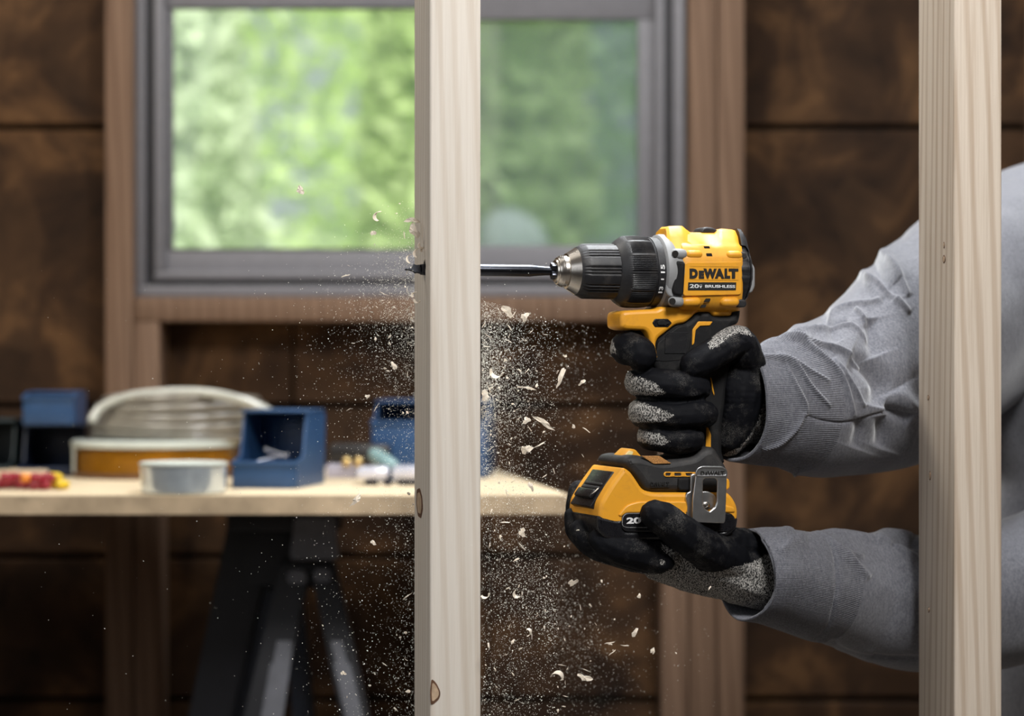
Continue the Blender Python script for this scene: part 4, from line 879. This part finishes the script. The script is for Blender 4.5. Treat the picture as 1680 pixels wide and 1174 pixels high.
b0 = Vector((bx(80, 3.17), 3.17, 0)); storage_bin('storage_bin', (b0.x, 3.17, BZ+.0645), math.radians(2), .062, .11, .0385, .036, MAT['blue'], 'small blue bin stacked on the dark navy bin at the left')
storage_bin('storage_bin', (bx(-30, 3.16), 3.16, BZ), 0, .062, .15, .068, .014, MAT['teal'], 'dark teal bin at the far left end of the view')
storage_bin('storage_bin', (bx(704, 3.14), 3.14, BZ), math.radians(-3), .140, .17, .092, .070, MAT['blue'], 'large blue bin standing behind the pale stud')
# amber spool with pale flanges, clear hose coil lying on it
amb = simple('amber_plastic_wire', (.33, .145, .006), .3, var=.25, nscale=30, coat=.4); cream = simple('pale_translucent_plastic', (.62, .66, .60), .3, var=.05, coat=.3)
clear = simple('cloudy_clear_hose', (.30, .27, .22), .3, var=.15, coat=.5, trans=.25)
cx, cy = bx(250, 3.16), 3.185
sp = empty('wire_spool', (cx, cy, BZ), 'amber wire spool with a pale rim, left of the blue screw bin', 'spool')
m = lathe_me([(.0, .100), (.004, .1025), (.006, .1025), (.0065, .097)], 72); m.transform(Matrix.Translation((cx, cy, BZ))); link('lower_flange', m, simple('brown_flange', (.20, .10, .05), .5), sp, smooth=40)
prof = [(.006, .06)]+[(.0065+.0012*i, .0975+(.0012 if i % 2 else 0)) for i in range(25)]+[(.037, .06)]
m = lathe_me(prof, 72); m.transform(Matrix.Translation((cx, cy, BZ))); link('wire_winding', m, amb, sp, smooth=50)
m = lathe_me([(.0368, .1), (.038, .1035), (.044, .1035), (.046, .100), (.046, .03)], 72); m.transform(Matrix.Translation((cx, cy, BZ))); link('upper_flange', m, cream, sp, smooth=40)
for a in (-1.15,):
    bm = bmesh.new(); box_bm(bm, -.004, .004, -.1045, -.1025, .006, .038, Matrix.Translation((cx, cy, BZ)) @ Matrix.Rotation(a, 4, 'Z'), .0006); link('flange_strut', bm_me(bm), cream, sp)
hc = empty('hose_coil', (bx(300, 3.24), 3.24, BZ+.046), 'coil of cloudy clear hose resting on the amber spool', 'hose')
ccx, ccy = bx(300, 3.24), 3.225
for k, (r, z) in enumerate(((.108, .052), (.110, .063), (.107, .074), (.103, .085), (.096, .095))):
    P = [(ccx+r*math.cos(t)+.002*math.sin(3*t+k), ccy+r*.92*math.sin(t), BZ+z+.0022*math.sin(2*t+k)) for t in np.linspace(0, 2*PI, 60)]
    link('hose_loop', tube_me(P, .0064, 10), clear, hc, smooth=60)
m = lathe_me([(.046, .07), (.05, .100), (.092, .092), (.094, .05)], 60); m.transform(Matrix.Translation((ccx, ccy, BZ))); link('coil_core', m, simple('dim_plastic_core', (.20, .18, .15), .5), hc, smooth=40)
P = [(bx(px, 3.14), 3.14+.01*math.sin(i), CZ+(587-py)/F*3.14) for i, (px, py) in enumerate(((150, 690), (165, 668), (210, 650), (280, 643), (350, 645), (410, 660), (462, 686), (500, 712)))]
link('loose_loop', tube_me(smoothpath(P, 40), .0058, 10), simple('bright_hose', (.50, .50, .44), .25, coat=.5), hc, smooth=60)
# clear round tub
tub = Bp(292, 812); tc = (tub.x, tub.y+.047, BZ)
t_ = empty('round_tub', tc, 'low clear round tub with grey contents, at the front edge of the bench', 'tub')
tubm = None
m = lathe_me([(0, .02), (.0, .044), (.002, .0465), (.027, .0475), (.030, .0475), (.030, .0455), (.003, .0445), (.002, .02)], 64); m.transform(Matrix.Translation(tc)); link('tub_wall', m, simple('cloudy_tub', (.60, .66, .70), .15, metal=.5, coat=.6), t_, smooth=40)
m = lathe_me([(.003, .03), (.003, .043), (.014, .043), (.017, .03), (.018, .01)], 48, mod=lambda i, a, r, t: r*(1+.03*math.sin(9*t+i))); m.transform(Matrix.Translation(tc)); link('contents', m, simple('grey_filler', (.16, .19, .21), .5, var=.4, nscale=120), t_, smooth=40)
m = lathe_me([(.0295, .0455), (.031, .0485), (.033, .0485), (.034, .0465), (.0325, .044)], 64); m.transform(Matrix.Translation(tc)); link('tub_rim', m, cream, t_, smooth=40)
# scrap board and wire connectors at the left
box_m = MAT['pine_pale']; p0 = Bp(20, 783)
o = box('scrap_board', bx(-60, p0.y), bx(76, p0.y), p0.y+.002, p0.y+.055, BZ, BZ+.009, simple('pale_scrap_wood', (.66, .52, .36), .7, nscale=25), bev=.0015); tag(o, 'short pale offcut board lying behind the maroon wire connectors', 'board')
mar = simple('maroon_plastic', (.30, .018, .035), .35); yl = simple('yellow_plastic', (.72, .50, .02), .35); orr = simple('orange_plastic', (.75, .25, .03), .35)
k = 0
for (px, py, mt, lab, gp) in [(x, y, mar, 'maroon plastic wire connector in the small heap at the left front of the bench', 'maroon wire connectors') for x, y in ((-12, 803), (3, 804), (18, 802), (33, 804), (46, 803), (60, 804), (74, 802), (12, 796), (27, 795), (62, 795), (80, 798))]+[(44, 794, orr, 'single orange wire connector on top of the maroon heap', None)]+[(x, y, yl, 'yellow plastic wire connector right of the maroon heap', 'yellow wire connectors') for x, y in ((92, 802), (104, 803), (93, 794))]:
    d_ = 2.86+random.uniform(-.02, .02); c_ = Vector((bx(px, d_), d_, BZ+.0062+(.008 if py < 800 else 0))); a = random.uniform(-.6, .6)
    u_ = Vector((math.cos(a), math.sin(a), 0)); P = [c_-u_*.0068, c_-u_*.006, c_+u_*.003, c_+u_*.0065]
    o = link('wire_connector', tube_me([tuple(q) for q in P], [.0040, .0058, .0050, .0036], 12), mt, smooth=50); tag(o, lab, 'wire connector', gp)
# metal vise / guide with a dark base, a brush and pliers behind it
silver = simple('pale_metal_top', (.62, .62, .70), .28, metal=.3)
d_ = 2.95; e = empty('vise', (bx(660, d_), d_, BZ), 'low vise with pale top and two bright screws, left of the pale stud', 'vise')
box('base', bx(597, d_), bx(722, d_), d_, d_+.09, BZ, bz(787, d_), simple('dark_vise_base', (.02, .02, .028), .4), e, bev=.003)
box('jaw', bx(584, d_), bx(638, d_), d_-.004, d_+.05, bz(787, d_)+.0005, bz(766, d_), silver, e, bev=.005); box('jaw', bx(643, d_), bx(724, d_), d_-.004, d_+.05, bz(787, d_)+.0005, bz(765, d_), silver, e, bev=.005)
for px in (625, 648):
    m = lathe_me([(0, .0042), (.003, .0042), (.0048, .003), (.0052, .0005)], 24); m.transform(Matrix.Translation((bx(px, d_), d_-.0, bz(791, d_))) @ Matrix.Rotation(PI/2, 4, 'X')); link('screw_head', m, metal('chrome_'+str(px), (.95, .95, .95), .12), e, smooth=40)
d_ = 3.12; e = empty('hand_plane', (bx(590, d_), d_, BZ), 'small dark tool with two brass knobs, right of the blue screw bin', 'hand plane')
box('sole', bx(535, d_), bx(592, d_), d_, d_+.06, BZ, BZ+.018, simple('pale_lilac_metal', (.40, .38, .46), .35), e, bev=.003); box('tool_body', bx(538, d_), bx(640, d_), d_+.004, d_+.05, BZ+.0185, BZ+.042, simple('black_tool_body', (.02, .018, .018), .4), e, bev=.006)
for px in (569, 588):
    m = lathe_me([(0, .004), (.004, .006), (.009, .0055), (.011, .002)], 20); m.transform(Matrix.Translation((bx(px, d_), d_+.003, bz(757, d_))) @ Matrix.Rotation(PI/2, 4, 'X')); link('brass_knob', m, metal('brass_'+str(px), (.75, .55, .25), .3), e, smooth=40)
P = [W(616, 768, 3.04), W(630, 756, 3.05), W(645, 745, 3.06)]; o = link('putty_knife', tube_me(smoothpath([tuple(q) for q in [W(612, 744, 3.06), W(628, 755, 3.04), W(650, 768, 3.02)]], 12), [.007, .008, .009, .0095, .010, .010, .010, .0095, .009, .0085, .008, .006], 12), simple('pale_teal_plastic', (.22, .34, .34), .35), smooth=60)
tag(o, 'pale teal tool handle leaning against the front of the large blue bin', 'tool handle')
o.name = 'tool_handle'
# folding sawhorse under the bench
sb = simple('black_sawhorse_plastic', (.009, .009, .013), .5); sg = simple('grey_sawhorse_metal', (.15, .155, .18), .45); sn = simple('navy_sawhorse_leg', (.022, .027, .042), .5)
saw = empty('sawhorse', (bx(470, 3.0), 3.05, 0), 'black folding sawhorse with grey metal leg faces, carrying the bench board', 'sawhorse')
def strut(name, a, b, d0, d1, wt, wb2, mat, th=.03, parent=saw):
    """tapered bar between pixel points a (at depth d0) and b (at depth d1), widths in px"""
    A, B = W(*a, d0), W(*b, d1)
    if B.z > .0 and b[1] > 1100:   # run on down to the floor
        k_ = (A.z-.004)/(A.z-B.z); B = A+(B-A)*k_; wb2 = wt+(wb2-wt)*k_*.4
    wt2, wb3 = wt*d0/F/2, wb2*d1/F/2
    v = [(A.x-wt2, A.y, A.z), (A.x+wt2, A.y, A.z), (A.x+wt2, A.y+th, A.z), (A.x-wt2, A.y+th, A.z), (B.x-wb3, B.y, B.z), (B.x+wb3, B.y, B.z), (B.x+wb3, B.y+th, B.z), (B.x-wb3, B.y+th, B.z)]
    me = pydata(name, v, [(3, 2, 1, 0), (4, 5, 6, 7), (0, 1, 5, 4), (1, 2, 6, 5), (2, 3, 7, 6), (3, 0, 4, 7)]); bm = bmesh.new(); bm.from_mesh(me); bmesh.ops.bevel(bm, geom=bm.edges[:], offset=.003, segments=2, affect='EDGES'); 
    return link(name, bm_me(bm), mat, parent, smooth=40)
box('top_beam', bx(372, 2.98), bx(556, 2.98), 2.98, 3.06, BZ-.055, BZ-.021, sb, saw, bev=.003)
strut('leg', (418, 842), (345, 1174), 3.03, 3.05, 82, 60, sb); strut('hub', (432, 846), (442, 962), 3.01, 3.01, 96, 66, sb)
strut('hub_cover', (516, 846), (515, 918), 2.97, 2.97, 66, 82, sg, .02); strut('hub', (505, 920), (508, 965), 3.0, 3.0, 90, 92, sb)
strut('leg', (486, 925), (428, 1174), 2.99, 2.96, 52, 62, sb); strut('leg_face', (470, 1025), (446, 1174), 2.98, 2.95, 30, 46, sg, .01)
strut('leg', (528, 925), (582, 1174), 2.99, 2.96, 42, 50, sb); strut('leg_face', (546, 1025), (580, 1174), 2.98, 2.95, 26, 34, sg, .01)
strut('bracket', (486, 935), (488, 958), 2.975, 2.975, 30, 34, sg, .01); strut('bracket', (528, 933), (530, 955), 2.975, 2.975, 28, 30, sg, .01)
strut('leg', (478, 950), (497, 1174), 3.08, 3.10, 30, 44, sn); strut('brace', (440, 960), (382, 1174), 3.05, 3.07, 60, 26, sn, .02)
for k, (a, b) in enumerate((((-1.75, 2.8), (-1.7, 2.75)),)):
    pass
saw2 = [('leg', -1.60), ]
print('BENCH OK')
# ================================================================ shavings, flakes and dust
MAT['chip'] = simple('fresh_wood_shaving', (.92, .80, .66), .75, var=.12, nscale=300); MAT['dust'] = simple('fine_pine_dust', (.95, .89, .79), .8)
def chip_me(c, size, elong, ang, seed, curl=.5, nrim=14, th=.0003):
    r = np.random.default_rng(seed); s = size/2; t = np.linspace(0, 2*PI, nrim, endpoint=False)+r.uniform(-.2, .2, nrim)
    rad = s*(.72+.2*np.sin(2*t+r.uniform(0, 6))+.16*np.sin(3*t+r.uniform(0, 6))+r.uniform(-.16, .16, nrim)); x = rad*np.cos(t)*elong; z = rad*np.sin(t)/max(1, elong*.8)
    ca, sa = math.cos(ang), math.sin(ang); X = x*ca-z*sa; Z = x*sa+z*ca; Y = curl*(x*x)/max(s*elong, 1e-5)+r.uniform(-.12, .12, nrim)*s
    R = np.stack([X, Y, Z], 1); top = np.vstack([R, [[0, -.1*s, 0]]])+np.array(c[:]); bot = top+np.array([0, th, 0]); n = nrim; m = n+1
    f = [(i, (i+1) % n, n) for i in range(n)]+[(m+(i+1) % n, m+i, m+n) for i in range(n)]+[((i+1) % n, i, m+i, m+(i+1) % n) for i in range(n)]
    return pydata('chip', np.vstack([top, bot]), f)
def curl_me(c, R, turns, width, seed, tilt=0, th=.0004, ang=0):
    """a curled ribbon of wood"""
    n = 18; v = []; rr = np.random.default_rng(seed)
    for i in range(n):
        t = turns*2*PI*i/(n-1)+ang; r = R*(1-.35*i/(n-1)); p_ = np.array([r*math.cos(t), .3*R*math.sin(t*1.3), r*math.sin(t)])
        wd = width*(.5+.5*math.sin(PI*min(.95, max(.05, i/(n-1)))))/2; a = np.array([tilt, 1, .25]); a = a/np.linalg.norm(a)
        rad = np.array([math.cos(t), 0, math.sin(t)])
        for q in (p_-a*wd, p_+a*wd, p_+a*wd+rad*th, p_-a*wd+rad*th): v.append(q+np.array(c[:]))
    f = [(i*4+k, i*4+(k+1) % 4, (i+1)*4+(k+1) % 4, (i+1)*4+k) for i in range(n-1) for k in range(4)]+[(3, 2, 1, 0), tuple((n-1)*4+k for k in range(4))]
    return pydata('curl', v, f)
PXM = 2.05/F
big = [  # px, py, size px, elongation, angle, curl?, label
 (493, 312, 16, 1.2, .3, 0, 'lone pinkish shaving floating in front of the lower left of the window'),
 (622, 356, 20, 1.1, 2.2, 1, 'curled shaving high left of the drill hole, in front of the green pane'),
 (612, 382, 12, 1.2, .8, 0, 'small shaving just below the curled one left of the drill hole'),
 (679, 379, 26, 1.2, 1.0, 0, 'broad pointed shaving beside the left edge of the pale stud, above the hole'),
 (676, 361, 18, 1.6, .1, 0, 'thin splintered shaving topmost at the left edge of the pale stud'),
 (832, 510, 22, 1.3, .7, 0, 'large flat shaving under the drill bit, the one nearer the stud'),
 (861, 519, 20, 1.0, 2.0, 0, 'large flat shaving under the drill bit, the one nearer the chuck'),
 (817, 609, 26, 1.0, 0, 1, 'round crumpled shaving beside the stud, level with the fists'),
 (796, 649, 20, 1.2, 2.4, 0, 'wedge-shaped shaving just emerging from behind the right edge of the pale stud'),
 (864, 689, 15, 1.1, 1.2, 0, 'short upright shaving left of a slanted stick-like one'),
 (892, 693, 22, 2.2, .5, 0, 'slanted stick-like shaving at the height of the lowest finger'),
 (863, 737, 24, 1.0, 2.6, 0, 'large triangular shaving above the right part of the bench board'),
 (920, 619, 22, 2.4, -1.1, 0, 'long knobbly upright sliver left of the upper glove'),
 (955, 627, 11, 1.4, -.8, 0, 'small oval chip nearest the grey-tipped middle finger'),
 (927, 584, 8, 1.0, 0, 0, 'small round chip in the air left of the index finger'),
 (864, 636, 14, 2.6, .1, 0, 'thin level sliver right of the round crumpled shaving'),
 (871, 797, 14, 1.6, 1.3, 0, 'upright chip in front of the bench end'),
 (584, 820, 20, 2.2, -.8, 0, 'streaked pale splinter in front of the bench edge, left of the pale stud'),
 (612, 890, 10, 1.3, .2, 0, 'small chip below the bench edge, left of the pale stud'),
 (857, 873, 17, 1.1, .6, 0, 'ragged chip below the bench edge, right of the pale stud'),
 (940, 955, 17, 1.6, -.6, 0, 'wedge-shaped chip under the lower glove'),
 (850, 974, 16, 1.0, 0, 1, 'curled chip under the lower glove, further left and lower than the wedge-shaped one'),
 (797, 974, 16, 1.2, .9, 1, 'curved chip touching the right edge of the pale stud below the bench'),
 (865, 1036, 15, 1.0, 0, 1, 'thin ring-like curl midway between the bench and the bottom edge'),
 (912, 1111, 24, 1.0, 0, 1, 'hook-shaped curled shaving near the bottom edge'),
 (959, 1111, 21, 1.6, .3, 0, 'pinkish lumpy shaving right of the hook-shaped curl'),
 (1042, 1037, 14, 1.5, -1.0, 0, 'bright oblong chip low under the wrist of the lower glove'),
 (1071, 1067, 11, 1.6, -1.3, 0, 'upright narrow chip, rightmost of the falling chips'),
 (563, 1104, 11, 1.0, .4, 0, 'bright chip in front of the sawhorse leg'),
 (603, 650, 9, 1.3, .6, 0, 'chip in front of the upper edge of the large blue bin'),
 (646, 600, 14, 1.5, 1.4, 0, 'upright chip left of the pale stud, level with the fists'),
 (1049, 977, 9, 1.2, 1.2, 0, 'small bright chip right below the knit palm of the lower glove'),
]
for k, (px, py, sz, el, an, cu, lab) in enumerate(big):
    d_ = {0: 2.02, 1: 2.05, 2: 2.08}[k % 3]
    if 640 < px < 700 and py < 400: d_ = 2.035
    c_ = W(px, py, d_); s = sz*PXM
    me = curl_me(c_, s*.45, .5, s*.6, k, .4, ang=k*1.3) if cu else chip_me(c_, s*.95, el, -an, 100+k, .35)
    tag(link('wood_shaving', me, MAT['chip']), lab, 'wood shaving')
# shavings curling out of the hole
for k, (px, py, R, tr, wd, an) in enumerate(((693, 402, 6, .55, 7, 2.6), (697, 412, 8, .45, 6, .5), (687, 417, 9, .40, 6, 1.6), (676, 426, 9, .3, 4, 2.4), (698, 422, 4, .6, 5, 4.2), (681, 485, 6, .4, 7, 1.2), (685, 492, 5, .5, 5, 2.9))):
    lab = ('ragged wood curl spilling from the drill hole in the pale stud' if k < 5 else 'ragged shaving clinging to the pale stud just below the drill hole')
    c_ = W(px, py, 2.03); tag(link('wood_curl', curl_me(c_, R*PXM, tr, wd*PXM, k+50, .8, ang=an), MAT['chip']), lab, 'wood shaving', 'curls at the drill hole' if k < 5 else 'shavings below the drill hole')
# cloud shape
def cloud(n, r):
    P = []
    def add(m, fx_, fy_): P.append(np.stack([fx_(m), fy_(m)], 1))
    a = int(n*.36); x = 790+np.abs(r.exponential(48, a)); y = 620+r.normal(0, 85, a); y = np.where(y < 492+.25*(x-790), 492+r.exponential(90, a)+.25*(x-790), y); P.append(np.stack([x, y], 1))
    a = int(n*.24); x = 790+np.abs(r.normal(0, 110, a)); y = r.uniform(760, 1180, a); P.append(np.stack([x, y], 1))
    a = int(n*.08); x = 900+r.normal(0, 55, a); y = 1000+(x-900)*.75+r.normal(0, 40, a); P.append(np.stack([x, y], 1))
    a = int(n*.16); x = 680-np.abs(r.exponential(42, a)); y = 500+r.normal(0, 75, a)+(680-x)*.3; P.append(np.stack([x, y], 1))
    a = int(n*.11); x = 682-np.abs(r.exponential(50, a)); y = r.uniform(600, 1180, a); P.append(np.stack([x, y], 1))
    a = n-sum(len(q) for q in P); x = r.uniform(60, 1190, a); y = r.uniform(430, 1180, a); x = np.where((x < 480) & (r.random(a) < .75), r.uniform(480, 1100, a), x); P.append(np.stack([x, y], 1))
    P = np.concatenate(P); r.shuffle(P); keep = ~((P[:, 0] > 1235) | (P[:, 1] < 330)); return P[keep]
# flakes: individual objects sharing three meshes
fm = [chip_me(Vector((0, 0, 0)), .0030, 1.2+.5*k, .7*k, 500+k, .3, 7) for k in range(5)]
for m_ in fm: m_.materials.append(MAT['chip'])
r1 = np.random.default_rng(5); PP = cloud(1500, r1)[:1000]; k = 0
for (px, py) in PP:
    if k >= 240: break
    if 678 < px < 792 or px < 520 or (py > 560 and px > 1000 and py < 960) or (px > 900 and py < 560): continue
    d_ = r1.uniform(1.99, 2.10); c_ = W(px, py, d_)
    o = bpy.data.objects.new('wood_flake', fm[k % 5]); C.objects.link(o); o.location = c_; s = float(np.clip(r1.lognormal(-.45, .38), .35, 1.35)); o.scale = (s, s, s); o.rotation_euler = (r1.uniform(-.5, .5), r1.uniform(0, 6.28), r1.uniform(-.5, .5))
    tag(o, 'tiny pale wood flake flying in the cloud of sawdust around the pale stud', 'wood flake', 'wood flakes in the sawdust cloud'); k += 1
# dust: far beyond counting
def dust_me(n, seed, s0, s1):
    r = np.random.default_rng(seed); P = cloud(n, r); n = len(P); d = 2.045+r.normal(0, .035, n); d = np.where(r.random(n) < .08, r.uniform(1.8, 2.4, n), d)
    bad = (P[:, 0] > 676) & (P[:, 0] < 793) & (d > 1.985) & (d < 2.12); d = np.where(bad, 2.14+np.abs(r.normal(0, .05, n)), d)
    hand = (P[:, 0] > 915) & (P[:, 1] > 380); d = np.where(hand & (d < 2.2), 2.20+np.abs(r.normal(0, .05, n)), d)
    c = np.stack([(P[:, 0]-840)/F*d, d, CZ+(587-P[:, 1])/F*d], 1); s = np.exp(r.uniform(math.log(s0), math.log(s1), n))*np.where(r.random(n) < .06, 1.7, 1)
    base = np.array([[1, 1, 1], [1, -1, -1], [-1, 1, -1], [-1, -1, 1]])*.6; st = r.uniform(.75, 1.2, (n, 1, 3))
    q = r.normal(size=(n, 3, 3)); q, _ = np.linalg.qr(q); v = np.einsum('nij,nkj->nki', q, base[None]*st)*s[:, None, None]+c[:, None, :]
    f = np.array([[0, 1, 2], [0, 3, 1], [0, 2, 3], [1, 3, 2]]); F_ = (np.arange(n)[:, None, None]*4+f[None]).reshape(-1, 3)
    me = bpy.data.meshes.new('dust'); me.from_pydata(v.reshape(-1, 3).tolist(), [], F_.tolist()); return me
o = link('sawdust', dust_me(30000, 77, .00011, .00050), MAT['dust']); tag(o, 'cloud of fine pale sawdust thrown out on both sides of the pale stud', 'sawdust', kind='stuff')
print('ALL OK', sum(len(o.data.polygons) for o in S.objects if o.type == 'MESH'))
